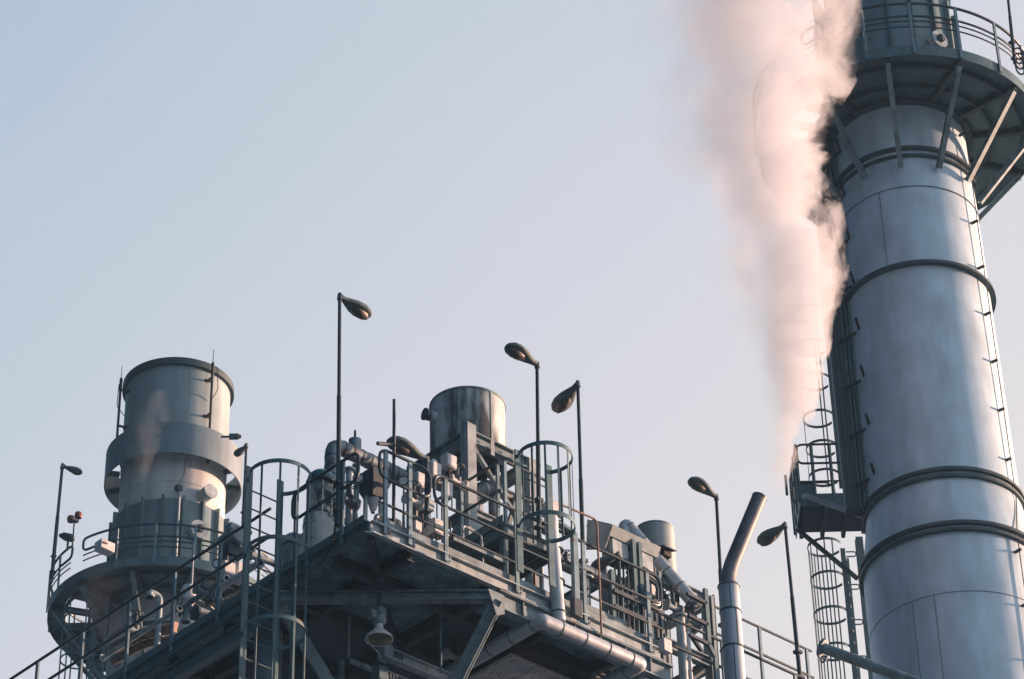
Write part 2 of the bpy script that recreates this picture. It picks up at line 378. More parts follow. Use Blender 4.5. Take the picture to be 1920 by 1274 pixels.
dr = part('drum', MB().lathe([(RL-.05, zd0), (RL+.06, zd0), (RL+.06, zd1), (RL-.05, zd1)], AL2, 128), 'drum', t)
ribs(dr, AL2, RL+.06, zd0, zd1+.06, -1, [(k, 'drum' if k % 2 else 'teal') for k in range(18)])
part('standpipe', MB().tube([AL2+az(rad(14))*(RL+.18)+V((0, 0, zd0)), AL2+az(rad(14))*(RL+.18)+V((0, 0, zf(925)))], .04, 8), 'galv', t)
part('standpipe_head', MB().cbox(AL2+az(rad(13))*(RL+.18)+V((0, 0, zf(922))), .16, .14, .16), 'dark', t)
part('loose_cable', MB().tube([AL2+az(rad(a))*(RL+.03)+V((0, 0, zf(p))) for a, p in ((14, 918), (17, 895), (19, 885), (19, 866), (20, 858))], .012, 6), 'black', t)
port(dr, AL2, RL+.06, -53, zf(1000), .24); port(dr, AL2, RL+.06, 34, zf(992), .26)
d = az(rad(42)); c = AL2+d*(RL-.05)+V((0, 0, zf(918)))
n_ = part('nozzle', MB().cyl(c, c+d*.36, .19, seg=28), 'stackpale', t); part('nozzle_cap', MB().cyl(c+d*.36, c+d*.39, .21, seg=28), 'galv', n_)
for py in (1104, 1168): part('band', MB().lathe(ringband(RL-.01, zf(py), .08, .08), AL2, 96), 'band', t)
part('weld_seam', MB().lathe([(RL-.05, zf(900)-.012), (RL-.02, zf(900)-.008), (RL-.02, zf(900)+.008), (RL-.05, zf(900)+.012)], AL2, 128), 'stackpale', t)
gallery(AL2, RL, ZL, RG, 'round gallery platform with railing round the far left chimney stack', (-46, -38), (-88, -60), 'galleries around the twin stacks')
def rod(phi, pts, label):
    d = az(rad(phi)); zz = [zf(p, RL+.2) for p in pts]; b = AL2+d*(RL+.22)
    t = thing('lightning_rod', label, 'lightning rod', b+V((0, 0, zz[-1])), 'lightning rods on the far stack')
    part('rod', MB().tube([b+V((0, 0, zz[-1])), b+V((0, 0, zz[1])), b+V((0, 0, zz[1]+.01)), b+V((0, 0, zz[0]))], [.035, .035, .014, .008], 8), 'black', t)
    part('sleeve', MB().tube([b+V((0, 0, zz[1]-.1)), b+V((0, 0, zz[1]+.28))], .042, 8), 'black', t)
    for p in (695, 762):
        z = zf(p, RL+.2); part('bracket', MB().beam(b+V((0, 0, z))-d*.24, b+V((0, 0, z))+d*.03, .05, .05).beam(b+V((0, 0, z))-d*.2-az(rad(phi+90))*.1, b+V((0, 0, z))-d*.2+az(rad(phi+90))*.1, .04, .04), 'black', t)
    q = b+V((0, 0, zz[1])); s_ = az(rad(phi-90)) if phi < 0 else az(rad(phi+90))
    part('bonding_wire', MB().tube(bend([q+V((0, 0, .15)), q+s_*.15+V((0, 0, .2)), q+s_*.2-V((0, 0, .5)), q+s_*.12-d*.2-V((0, 0, .8))], .08), .012, 5), 'black', t)
rod(-62, (650, 690, 812), 'thin lightning rod rising past the left side of the far stack rim')
rod(40, (643, 684, 860), 'thin lightning rod rising past the right side of the far stack rim')
c = RD(440, 819, 75.5)
t = thing('warning_light', 'small dark grey box light on the right side of the far stack collar', 'light', c)
part('housing', MB().cyl(c-RT*.14, c+RT*.1, .085, seg=16), 'lamp', t); part('lens', MB().cyl(c+RT*.1, c+RT*.17, .07, .04, 16), 'lens', t); part('arm', MB().beam(c-RT*.35, c-RT*.12, .04, .04), 'dark', t)

# ------------------------------------------------------------------ street lamps
def lamp(label, top, base, phi, L_=.60, r=.028, tilt=0., grp='tall lamps on poles', clamp=True, tail=.0):
    top, base = V(top), V(base)
    t = thing('street_lamp', label, 'lamp', base, grp)
    part('pole', MB().tube([base, base+(top-base)*.55, base+(top-base)*.551, top], [r*1.25, r*1.2, r, r*.95], 10), 'rail', t)
    d = V((cos(phi), sin(phi), 0)); d = (d*cos(tilt)+Z1*sin(tilt)).normalized(); s_ = Z1.cross(d).normalized(); u = d.cross(s_)
    part('elbow', MB().tube([top-Z1*r*2, top+Z1*r*.8, top+d*L_*.10], r*1.5, 10), 'lamp', t)
    rings = []; rl = []
    for k, (f, wd, h0, h1) in enumerate(((.04, .045, -.035, .035), (.16, .05, -.045, .04), (.30, .085, -.05, .06), (.48, .125, -.05, .085), (.68, .145, -.045, .10), (.85, .125, -.035, .085), (.96, .075, -.02, .05), (1.0, .03, -.005, .015))):
        c = top+d*L_*f; kk = L_/.6
        rings.append([c+(s_*cos(a)*wd*1.0+u*((sin(a)*h1*1.1) if sin(a) > 0 else sin(a)*-h0))*kk for a in [2*pi*i/16 for i in range(16)]])
    h = part('lamp_head', MB().loft(rings), 'lamp', t)
    for f, wd, hh in ((.40, .02, .03), (.50, .085, .055), (.66, .105, .085), (.82, .09, .07), (.93, .03, .04)):
        c = top+d*L_*f; kk = L_/.6
        rl.append([c+(s_*cos(a)*wd*.85+u*(sin(a)*hh-.028))*kk for a in [2*pi*i/14 for i in range(14)]])
    part('lens', MB().loft(rl), 'lens', h)
    if clamp:
        m = base+(top-base)*.06
        for zf_ in (.0, .45): part('clamp', MB().cbox(m+Z1*zf_, .11, .11, .05), 'dark', t)
    return t
CX, CY = 21.63, 26.32
lamp('tallest lamp pole above the near corner of the steel platform, head pointing right', RX(637, 556, 21.55), RX(634, 985, 21.55), rad(6), .62, tilt=-.10)
lamp('lamp pole rising through the hooped cage right of the stained tank, head pointing left', RD(1007, 684, 42.5), RD(1011, 1010, 41), pi, .60, tilt=.10)
lamp('lamp pole on the right rail beside the caged ladder, small head turned away left', RY(1083.5, 720, CY+.05), RY(1096, 1128, CY+.05), rad(80), .66, tilt=-.22)
lamp('lamp pole just left of the bent exhaust pipe, head pointing left', RY(1343, 932, CY+.35), RY(1360, 1240, CY+.35), rad(178), .58, tilt=.18)
lamp('lamp pole standing alone between the exhaust pipe and the right stack', RY(1472, 985, CY), RY(1502, 1290, CY), rad(86), .62, tilt=-.08)
lamp('small far lamp pole at the left end of the far stack gallery', RD(117, 874, 76), RD(97, 1085, 74.5), rad(-12), .56, .04, tilt=-.12)
lamp('small far lamp between the far stack collar and the left caged ladder, head turned left', RD(462, 836, 74), RD(455, 1000, 73), rad(86), .50, .035, tilt=-.1)
lamp('dark lamp head low between the bare mast and the tank frame', RD(800, 862, 41.5), RD(800, 960, 41), rad(172), .66, tilt=.15, clamp=False)
lamp('dark lamp head hanging low under the hooded cabinet behind the right railing', RY(1160, 1040, CY+.5), RY(1163, 1150, CY+.5), rad(105), .5, tilt=-.2, clamp=False)
p = RD(739, 749, 41.3); b = RD(738, 1000, 40.6)
t = thing('mast', 'thin bare mast with no lamp, behind the front corner railing', 'mast', b)
part('pole', MB().tube([b, p], [.026, .022], 8), 'dark', t); q = RD(739, 835, 41)
part('side_arm', MB().tube([q, q-X1*.3-Z1*.1], .03, 8), 'dark', t)
b = RD(1903, 120, 62.5); p = RD(1886, -40, 63.5)
t = lamp('lamp pole cut off by the top right corner, on the right stack gallery', p, b, rad(80), .6, .03)

# ------------------------------------------------------------------ main platform
ZT, ZM, ZK, ZD = 24.10, 23.63, 23.22, 22.88
t = thing('steel_platform', 'big dark steel platform whose corner points at the viewer, seen from below', 'platform', (CX, CY, 22.7))
XE, XS, YE = 27.15, 31.5, 36.5
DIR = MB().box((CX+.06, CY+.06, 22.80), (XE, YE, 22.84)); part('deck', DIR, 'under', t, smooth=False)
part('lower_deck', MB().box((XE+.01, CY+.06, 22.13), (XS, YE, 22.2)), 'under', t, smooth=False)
for gx0, gx1, gy0, gy1 in ((CX+.09, CX+.70, CY+.09, CY+3.2), (CX+.86, CX+2.2, CY+.09, CY+2.0), (CX+2.36, XE-.1, CY+.09, CY+.8), (CX+.09, CX+.70, CY+3.4, YE-.2)):
    mb = MB(); mb.box((gx0, gy0, 22.775), (gx1, gy1, 22.798)); k = gy0+.02
    while k < gy1-.02: mb.box((gx0, k, 22.765), (gx1, k+.02, 22.774)); k += .085
    part('grating_panel', mb, 'gratelight', t, smooth=False)
# fascia beams: web + flanges, with stiffeners and bolts
def fascia(a, b, nrm, z0, z1, m):
    a, b, nrm = V(a), V(b), V(nrm)
    mb = MB(); zc_ = (z0+z1)/2
    mb.beam(a+Z1*zc_, b+Z1*zc_, .02, z1-z0-.04)
    mb.beam(a+nrm*.025+Z1*(z1-.009), b+nrm*.025+Z1*(z1-.009), .085, .018); mb.beam(a+nrm*.025+Z1*(z0+.009), b+nrm*.025+Z1*(z0+.009), .085, .018)
    return part('edge_beam', mb, m, t, smooth=False)
fb = fascia((CX, CY, 0), (CX, YE, 0), (-1, 0, 0), 22.67, 22.87, 'teal')
fb2 = fascia((CX+.012, CY, 0), (XE, CY, 0), (0, -1, 0), 22.67, 22.87, 'galv')
part('toe_board', MB().box((CX-.012, CY+.1, 22.90), (CX, YE, 23.03)), 'teal', t)
part('toe_board', MB().box((CX+.2, CY+.02, 22.895), (XE, CY+.032, 23.04)), 'galvd', t)
part('edge_beam', MB().ibeam((XE, CY, 22.08), (XS, CY, 22.08), .1, .22), 'galv', t)
part('girder', MB().ibeam((23.95, CY+.0, 22.50), (XE+.2, CY+.0, 22.50), .16, .30), 'galvd', t, smooth=False)
mb = MB()
for i in range(6):
    x = 24.4+i*.5; mb.box((x, CY-.055, 22.38), (x+.015, CY-.012, 22.64))
part('stiffener', mb, 'galvd', t, smooth=False)
# joists under the deck
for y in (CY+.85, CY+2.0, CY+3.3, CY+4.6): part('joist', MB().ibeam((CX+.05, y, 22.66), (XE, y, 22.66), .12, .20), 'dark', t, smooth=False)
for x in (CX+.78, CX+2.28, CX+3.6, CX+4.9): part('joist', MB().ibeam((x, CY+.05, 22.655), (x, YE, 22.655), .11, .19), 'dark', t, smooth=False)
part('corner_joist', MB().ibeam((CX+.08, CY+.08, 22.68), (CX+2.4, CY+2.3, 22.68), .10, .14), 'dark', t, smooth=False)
# horizontal diagonal beam and the two struts below it
a, b = RZ(520, 1121, 22.50), RZ(930, 1119, 22.50)
part('cross_beam', MB().ibeam(a, b, .15, .15), 'galvd', t, smooth=False)
s1, s2 = RZ(934, 1125, 22.42), RZ(528, 1138, 22.42)
part('strut', MB().ibeam(s1, RD(846, 1300, 40.9), .17, .14, HD), 'galvd', t, smooth=False)
part('strut', MB().ibeam(s2, RD(628, 1300, 40.9), .17, .14, HD), 'galvd', t, smooth=False)
part('gusset', MB().poly([s1+V((-.2, -.02, .1)), s1+V((.1, -.02, .1)), s1+V((.1, -.02, -.2)), s1+V((-.05, -.02, -.28))], (0, .015, 0)), 'galvd', t)
part('girder', MB().ibeam((CX+.1, CY+2.2, 22.45), (CX+.1, YE, 22.45), .14, .26), 'teal', t, smooth=False)
# grating panel seen from below, painted pale for light coming through
g0 = RZ(958, 1228, 22.3); mb = MB()
for i in range(26): mb.box((g0.x+i*.05, g0.y, 22.30), (g0.x+i*.05+.03, g0.y+1.5, 22.33))
for i in range(3): mb.box((g0.x, g0.y+i*.6, 22.27), (g0.x+1.3, g0.y+i*.6+.02, 22.298))
for i in range(3): mb.box((g0.x+i*.5, g0.y, 22.262), (g0.x+i*.5+.02, g0.y+1.5, 22.268+.025))
part('pale_grating', mb, 'white', t, smooth=False)
# back columns carrying the platform
for x, y in ((24.6, 29.4), (CX+4.9, 27.4), (CX+.9, 33.0), (30.6, 27.4)):
    part('column', MB().ibeam((x, y, 0), (x, y, 22.55), .26, .26, X1), 'dark', t, smooth=False)
part('back_wall', MB().box((CX+1.6, CY+4.6, 12.0), (XS, CY+4.7, 22.55)), 'dark', t, smooth=False)

def post(t, x, y, z0, z1, face):
    # flat-bar post bolted on the outside of the fascia
    d = V((0, -.045, 0)) if face == 'R' else V((-.045, 0, 0))
    m = part('post', MB().beam(V((x, y, z0))+d, V((x, y, z1))+d, .065 if face == 'R' else .035, .035 if face == 'R' else .065, Y1), 'post', t, bevel=.004)
    if face == 'R': part('foot_plate', MB().box((x-.06, y-.028, z0-.01), (x+.11, y-.0255+.002, z0+.12)).cyl((x+.075, y-.03, z0+.03), (x+.075, y-.055, z0+.03), .014, seg=8).cyl((x+.075, y-.03, z0+.09), (x+.075, y-.055, z0+.09), .014, seg=8), 'galvd', m)
def railing(label, a, b, face, posts, zt=ZT, zm=ZM, zk=None, la=True, lb=True, zb=22.74, r=.024, grp='guard rails along the platform edges', kick=None):
    ax = 'x' if face == 'R' else 'y'
    off = -.045
    def P(s_, z): return V((s_, CY+off, z)) if face == 'R' else V((CX+off, s_, z))
    t = thing('guard_rail', label, 'railing', P(min(a, b), zb), grp)
    s_ = 1 if b > a else -1
    if la and lb:
        pts = bend([P((a+b)/2, zt), P(b, zt), P(b, zm), P(a, zm), P(a, zt), P((a+b)/2-.001*s_, zt)], .17)
        part('rail_loop', MB().tube(pts, r, 10), 'rail', t)
    elif la:
        part('rail_loop', MB().tube(bend([P(b, zt), P(a, zt), P(a, zm), P(b, zm)], .17), r, 10), 'rail', t)
    elif lb:
        part('rail_loop', MB().tube(bend([P(a, zt), P(b, zt), P(b, zm), P(a, zm)], .17), r, 10), 'rail', t)
    else:
        part('top_rail', MB().tube([P(a, zt), P(b, zt)], r, 10), 'rail', t); part('mid_rail', MB().tube([P(a, zm), P(b, zm)], r, 10), 'rail', t)
    if zk: part('knee_rail', MB().tube([P(a, zk), P(b, zk)], r*.8, 8), 'rail', t)
    for p in posts:
        q = P(p, 0)
        post(t, q.x+(0 if face == 'R' else .0), q.y-(off if face == 'R' else 0) if face == 'R' else q.y, zb, zt-.02, face) if face == 'R' else post(t, CX, p, zb, zt-.02, face)
    return t
railing('long left handrail sloping down to the bottom left corner, seen left of the caged ladder', 28.5, 36.3, 'L', (29.66, 30.77, 31.9, 33.1, 34.3, 35.5), la=False, lb=False)
railing('short looped handrail between the left caged ladder and the front corner', 26.52, 27.98, 'L', (26.86, 27.62))
railing('short looped handrail just right of the front corner', 21.76, 22.68, 'R', (21.87, 22.31), zk=ZK)
railing('long handrail on the right edge from the front corner to the looped end', 22.76, 27.2, 'R', (22.97, 24.3, 25.62, 26.92), zk=ZK)
railing('lower handrail section running behind the bent exhaust pipe', 27.1, 30.15, 'R', (28.46, 30.05), zt=23.48, zm=23.02, la=False, lb=False, zb=22.05)
# back rail seen right of the frame
def freerail(label, a, b, zt, zm, posts, z0, r=.022, loop=False, parent=None):
    a, b = V(a), V(b); t = thing('guard_rail', label, 'railing', V((a.x, a.y, z0)), 'guard rails on the inner platforms')
    A, B, C_, D_ = V((a.x, a.y, zt)), V((b.x, b.y, zt)), V((b.x, b.y, zm)), V((a.x, a.y, zm))
    if loop: part('rail_loop', MB().tube(bend([A, B, C_, D_], .15), r, 8), 'rail', t)
    else: part('top_rail', MB().tube([A, B], r, 8), 'rail', t); part('mid_rail', MB().tube([D_, C_], r, 8), 'rail', t)
    for f in posts:
        q = a+(b-a)*f; part('post', MB().beam(V((q.x, q.y, z0)), V((q.x, q.y, zt-.02)), .05, .04, Y1), 'post', t)
    return t
q = RY(1330, 1133, CY+1.8)
freerail('thin back railing seen in the gap left of the exhaust pipe', (q.x-.1, q.y, 0), (q.x+2.4, q.y, 0), q.z, q.z-.5, (.05, .5, .95), 22.2)

# ------------------------------------------------------------------ caged ladders
def cage_ladder(label, s1, s2, ztop, zbot, rad_, hoops, bars=7, out=(0, -1), grp='caged ladders', m='teal', rung=.3, wst=.07, ends=1.0, zb2=None, flat=.055):
    "stringers at s1 and s2 (plan points), cage bulging towards out"
    s1, s2, o = V((*s1[:2], 0)), V((*s2[:2], 0)), V((*out, 0)); u = (s2-s1).normalized(); hw = (s2-s1).length/2; c = (s1+s2)/2
    t = thing('cage_ladder', label, 'ladder', V((c.x, c.y, zbot)), grp)
    for s_, zt_ in ((s1, ztop), (s2, ztop)): part('stringer', MB().beam(s_+Z1*zbot, s_+Z1*zt_, wst, .025, o), m, t, bevel=.004)
    z = zbot+.1; k = 0
    while z < min(ztop-.1, ends*ztop):
        part('rung', MB().tube([s1+Z1*z, s2+Z1*z], .012, 6), m, t); z += rung; k += 1
    dd = math.sqrt(max(rad_**2-hw**2, 0)); cc = c+o*dd; a = math.asin(min(1, hw/rad_))
    th0, th1 = pi+ (pi/2-0) , 0
    # angles measured from o; the opening of half-angle a faces -o
    A0, A1 = -(pi-a), (pi-a); n = 28
    for hz in hoops:
        rin = []
        for i in range(n+1):
            th_ = A0+(A1-A0)*i/n; d = o*cos(th_)+u*sin(th_); p = cc+d*rad_+Z1*hz
            rin.append([p-d*.005-Z1*flat/2, p+d*.005-Z1*flat/2, p+d*.005+Z1*flat/2, p-d*.005+Z1*flat/2])
        part('hoop', MB().loft(rin), m, t)
    zb = min(hoops) if zb2 is None else zb2
    for k in range(bars):
        th_ = A0*.78+(A1-A0)*.78*k/(bars-1); d = o*cos(th_)+u*sin(th_); p = cc+d*(rad_-.012)
        part('cage_bar', MB().beam(p+Z1*zb, p+Z1*(max(hoops)+.02), .032, .010, d), m, t)
    return t
l1, l2 = RX(470, 882, 20.95), RX(522, 903, 21.48)
ly = (l1.y+l2.y)/2
cage_ladder('caged ladder with wide hoops in front of the left platform edge, bottom left of centre', (20.95, ly), (21.5, ly), 24.38, 20.3, .44, (24.15, 22.9, 21.65, 20.4), 7, wst=.11, flat=.065)
l1, l2 = RD(970, 845, 41.6), RD(1028, 873, 41.9)
cage_ladder('caged ladder top rising beside the lamp pole right of the stained tank', (l1.x, l1.y), (l1.x+.6, l1.y), l1.z, l1.z-2.0, .39, (l1.z-.12, l1.z-1.27), 8, wst=.11, flat=.065)
LZ = l1

# ------------------------------------------------------------------ stained tank on its frame
FX, FY, FL = 24.5, 27.5, 1.25
zft = RX(876, 806, FX).z
t = thing('tank_frame', 'square frame of steel columns and beams carrying the stained tank', 'frame', (FX, FY, 22.9))
for i, (x, y) in enumerate(((FX, FY), (FX+FL, FY), (FX, FY+FL), (FX+FL, FY+FL))):
    mb = MB().beam((x, y, 22.9), (x, y, zft+(.06 if not i else -.05)), .17, .17, X1); mb.beam((x-.09, y+.05, 22.9), (x-.09, y+.05, zft-.06), .012, .02, X1); mb.beam((x-.09, y-.03, 22.9), (x-.09, y-.03, zft-.06), .012, .02, X1)
    part('column', mb, 'galv', t, smooth=False)
for a, b in (((FX+.09, FY), (FX+FL-.09, FY)), ((FX, FY+.09), (FX, FY+FL-.09)), ((FX+FL, FY+.09), (FX+FL, FY+FL-.09)), ((FX+.09, FY+FL), (FX+FL-.09, FY+FL))):
    part('top_beam', MB().ibeam((*a, zft-.14), (*b, zft-.14), .14, .20), 'galvd', t, smooth=False)
    part('mid_beam', MB().ibeam((*a, zft-1.45), (*b, zft-1.45), .10, .12), 'galvd', t, smooth=False)
part('diagonal', MB().beam((FX+.1, FY, zft-.3), (FX+FL-.1, FY, zft-1.4), .07, .05), 'galvd', t)
part('diagonal', MB().beam((FX+FL-.05, FY+.1, zft-.3), (FX+FL-.05, FY+FL, zft-2.6), .07, .05), 'galvd', t)
mb = MB()
for x in (FX+.36, FX+.82): mb.box((x, FY-.11, zft-.36), (x+.07, FY-.098, zft-.10))
part('hanger_plate', mb, 'galv', t)
TX, TY, TR = FX+FL/2-.06, FY+FL/2+.02, .585
TC = V((TX, TY, 0)); zt0 = zfront(826, TC, TR, 870); zt1 = zfront(724, TC, TR, 870)
t = thing('vent_tank', 'round weathered tank streaked with dark stains, on top of the column frame', 'tank', (TX, TY, zt0))
part('shell', MB().lathe([(TR-.02, zt0+.0), (TR, zt0), (TR, zt1), (TR-.02, zt1), (TR-.02, zt1-.5), (0, zt1-.51)], (TX, TY, 0), 72), 'tank', t)
part('top_rim', MB().lathe(ringband(TR-.01, zt1-.02, .035, .02), (TX, TY, 0), 72), 'galvd', t)
part('bottom_plate', MB().lathe([(0, zt0+.03), (TR-.03, zt0+.03), (TR-.03, zt0+.01), (0, zt0+.01)], (TX, TY, 0), 48), 'dark', t)
for k in range(8):
    d = az(rad(k*45+20)); p = V((TX, TY, zt0))+d*(TR-.03)
    part('foot', MB().beam(p-Z1*.22, p+Z1*.06, .12, .02, d), 'galv', t)
for ph in (-12, 40):
    d = az(rad(ph)); p = V((TX, TY, 0))+d*(TR+.004); part('seam', MB().beam(p+Z1*zt0, p+Z1*(zt1-.03), .03, .008, d), 'galv', t)
d = az(rad(-58)); p = V((TX, TY, (zt0+zt1)/2+.12))+d*TR
n_ = part('nozzle', MB().cyl(p-d*.1, p+d*.16, .085, seg=16), 'tank', t); part('nozzle_cap', MB().cyl(p+d*.16, p+d*.19, .10, seg=16), 'dark', n_)
t = thing('vertical_vessel', 'pale cylindrical vessel standing inside the tank frame', 'vessel', (TX-.1, TY, 23))
part('shell', MB().lathe([(0, 23.0), (.26, 23.05), (.26, zft-1.6), (.24, zft-1.45), (.12, zft-1.2), (.12, zt0)], (TX-.1, TY, 0), 40), 'galvd', t)
part('flange', MB().lathe([(.12, zft-1.2), (.2, zft-1.2), (.2, zft-1.15), (.12, zft-1.15)], (TX-.1, TY, 0), 32), 'galv', t)
c = RD(889, 935, 44.2)
t = thing('ribbed_duct', 'amber-lit ribbed duct elbow inside the tank frame', 'duct', c)
pts = bend([c-Z1*.35-X1*.05, c+Z1*.12, c+Z1*.34+X1*.34, c+Z1*.36+X1*.6], .25, 10)
part('duct', MB().tube(pts, .11, 20), 'alu', t); mb = MB()
for i in range(1, len(pts)-1, 1):
    dd = (pts[i+1]-pts[i-1]).normalized(); mb.cyl(pts[i]-dd*.008, pts[i]+dd*.008, .122, seg=20)
part('rib', mb, 'alud', t)

# ------------------------------------------------------------------ small upper platform in front of the frame
UC = RZ(941, 862, 25.12)
t = thing('upper_platform', 'small raised platform below the stained tank, its dark ribbed underside showing', 'platform', (UC.x, UC.y, 23.9))
UW, UD = 1.15, 1.75
z0 = 23.93
part('deck', MB().box((UC.x+.03, UC.y+.03, z0), (UC.x+UW, UC.y+UD, z0+.04)), 'teal', t, smooth=False)
mb = MB(); x = UC.x+.06
while x < UC.x+UW: mb.box((x, UC.y+.04, z0-.035), (x+.045, UC.y+UD, z0-.001)); x += .10
part('deck_rib', mb, 'grating', t, smooth=False)
part('edge_beam', MB().ibeam((UC.x, UC.y, z0-.02), (UC.x, UC.y+UD, z0-.02), .08, .22), 'teal', t, smooth=False)
part('edge_beam', MB().ibeam((UC.x, UC.y, z0-.02), (UC.x+UW, UC.y, z0-.02), .08, .22), 'galvd', t, smooth=False)
part('toe_board', MB().box((UC.x-.012, UC.y, z0+.11), (UC.x, UC.y+UD, z0+.24)), 'teal', t)
for x, y in ((.05, .05), (UW-.05, .05), (.05, UD-.05), (UW-.05, UD-.05)): part('leg', MB().beam((UC.x+x, UC.y+y, 22.88), (UC.x+x, UC.y+y, z0-.13), .09, .09, Y1), 'teal', t)
freerail('left railing of the small upper platform, rising towards the cage', (UC.x, UC.y+UD, 0), (UC.x, UC.y+.05, 0), 25.12, 24.62, (.02, .5, .97), 23.9)
freerail('right railing of the small upper platform with a looped end', (UC.x+.05, UC.y, 0), (UC.x+.95, UC.y, 0), 25.12, 24.62, (.0, .62), 23.9, loop=True)

# ------------------------------------------------------------------ insulated bent pipe at upper left
def ringed_pipe(name, label, pts, r, m, step=.28, mr='band', cat='pipe', seams=None, rr=.006, t=None, bendr=.28, loc=None, grp=None):
    pp = bend(pts, bendr, 8) if len(pts) > 2 else [V(p) for p in pts]
    t = t or thing(name, label, cat, loc or pp[0], grp)
    part('pipe_shell', MB().tube(pp, r, 24), m, t)
    L_ = [0]
    for i in range(1, len(pp)): L_.append(L_[-1]+(pp[i]-pp[i-1]).length)
    s_ = step*.5
    while s_ < L_[-1]:
        i = max(j for j in range(len(L_)) if L_[j] <= s_); i = min(i, len(pp)-2)
        f = (s_-L_[i])/max(1e-6, L_[i+1]-L_[i]); p = pp[i].lerp(pp[i+1], f); d = (pp[i+1]-pp[i]).normalized()
        part('cladding_joint', MB().cyl(p-d*.007, p+d*.007, r+rr, seg=24), mr, t); s_ += step
    return t
a = RX(621, 985, CX+1.0); b = V((a.x, a.y, RX(621, 835, a.x).z)); a.z = 22.9; e_ = b+X1*1.75-Z1*.02
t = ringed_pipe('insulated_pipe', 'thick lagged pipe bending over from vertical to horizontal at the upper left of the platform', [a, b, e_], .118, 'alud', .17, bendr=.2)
q = b+X1*.42
part('stub', MB().cyl(q+Z1*.05, q+Z1*.25, .095, seg=20).cyl(q+Z1*.25, q+Z1*.28, .085, .05, 20), 'alud', t)
part('pin', MB().cyl(q+Z1*.25, q+Z1*.42, .018, seg=8), 'black', t)
# teal domed vessel
c = RX(602, 905, CX+.32)
t = thing('domed_vessel', 'teal domed vessel behind the looped rail right of the left caged ladder', 'vessel', c-Z1*1.3)
part('dome', MB().lathe([(.205, -.02), (.205, .03), (.185, .1), (.13, .155), (.06, .178), (0, .182)], c, 36), 'dome', t)
part('rim', MB().lathe(ringband(.2, -.03, .035, .02), c, 36), 'dark', t)
part('neck', MB().lathe([(.15, -.04), (.15, -.2), (.07, -.24), (.07, -.42), (.14, -.45), (.14, -.52), (.05, -.55), (.05, -.8)], c, 24), 'galvd', t)
part('body', MB().lathe([(.10, -.62), (.19, -.68), (.21, -.8), (.21, 22.9-c.z), (.1, 22.9-c.z)], c, 32), 'white', t)
for k in range(6):
    d = V((cos(k*pi/3), sin(k*pi/3), 0)); part('tie_rod', MB().tube([c+d*.17-Z1*.03, c+d*.17-Z1*.62], .009, 5), 'galv', t)
part('side_column', MB().beam(c-X1*.16-Z1*.05, V((c.x-.16, c.y, 22.9)), .10, .10, Y1), 'teal', t)
def valve(label, px, py, d, s=1., m='white', grp='valves and gauges behind the railings'):
    c = RD(px, py, d) if d > 9 else (RY(px, py, CY+d) if px > 695 else RX(px, py, CX+d)); t = thing('valve', label, 'valve', c, grp)
    part('body', MB().lathe([(0, -.16), (.09, -.15), (.09, -.12), (.055, -.1), (.07, 0), (.055, .1), (.09, .12), (.09, .15), (0, .16)], (0, 0, 0), 20) if False else MB().cyl(c-X1*.15*s, c+X1*.15*s, .055*s, seg=16).cyl(c-X1*.17*s, c-X1*.14*s, .10*s, seg=18).cyl(c+X1*.14*s, c+X1*.17*s, .10*s, seg=18), m, t)
    part('bonnet', MB().lathe([(.06*s, 0), (.075*s, .08*s), (.035*s, .14*s), (.035*s, .30*s)], c, 16), 'dark', t)
    a_ = [c+Z1*.3*s+V((cos(k*pi/8), sin(k*pi/8), 0))*.12*s for k in range(16)]
    hw = MB().tube(a_, .011*s, 6, closed=True); hw.beam(a_[0], a_[8], .016*s, .012*s); hw.beam(a_[4], a_[12], .016*s, .012*s); hw.cyl(c+Z1*.27*s, c+Z1*.34*s, .025*s, seg=8)
    part('handwheel', hw, 'dark', t)
    return t
def jbox(label, px, py, d, sx, sy, sz, m='white', knob=True, grp='junction boxes behind the railings', dome=False):
    c = RD(px, py, d) if d > 9 else RY(px, py, CY+d); t = thing('junction_box', label, 'box', c-Z1*sz/2, grp)
    part('case', MB().cbox(c, sx, sy, sz), m, t, bevel=.012)
    part('lid', MB().cbox(c-Y1*(sy/2+.006), sx*.9, .012, sz*.88), m, t, bevel=.004)
    if dome: part('cap', MB().lathe([(sx*.42, 0), (sx*.3, .05), (sx*.12, .08), (0, .085)], c+Z1*sz/2, 16), m, t)
    q_ = max(.08, min(.7, c.z-sz/2-22.93))
    part('cable_gland', MB().cyl(c-Z1*sz/2, c-Z1*(sz/2+.05), .022, seg=8).tube(bend([c-Z1*(sz/2+.04), c-Z1*(sz/2+q_*.4), c-Z1*(sz/2+q_*.5)+X1*.06, c-Z1*(sz/2+q_)+X1*.06], .08), .011, 6), 'black', t)
    part('bracket', MB().beam(c+Y1*(sy/2+.03)-Z1*(sz/2+q_), c+Y1*(sy/2+.03)+Z1*(sz/2), .05, .03, Y1), 'galvd', t)
    return t
jbox('pale box with a pointed cap, left of the frame column', 813, 885, .7, .17, .15, .26, dome=True)
jbox('pale square box fixed left of the front frame column, highest of the boxes', 841, 868, .95, .19, .15, .22)
jbox('pale box behind the rounded end of the corner handrail', 786, 905, .55, .20, .16, .24)
jbox('grey box with a dark slot behind the corner handrail, below the others', 797, 948, .5, .22, .16, .18, 'galv')
jbox('narrow pale box low in front of the tank frame', 838, 920, .9, .12, .12, .3)
jbox('cream box standing on the deck edge behind the third front post', 818, 992, .35, .22, .16, .24)
jbox('small pale box right behind the second post from the corner', 779, 990, .35, .13, .12, .16)
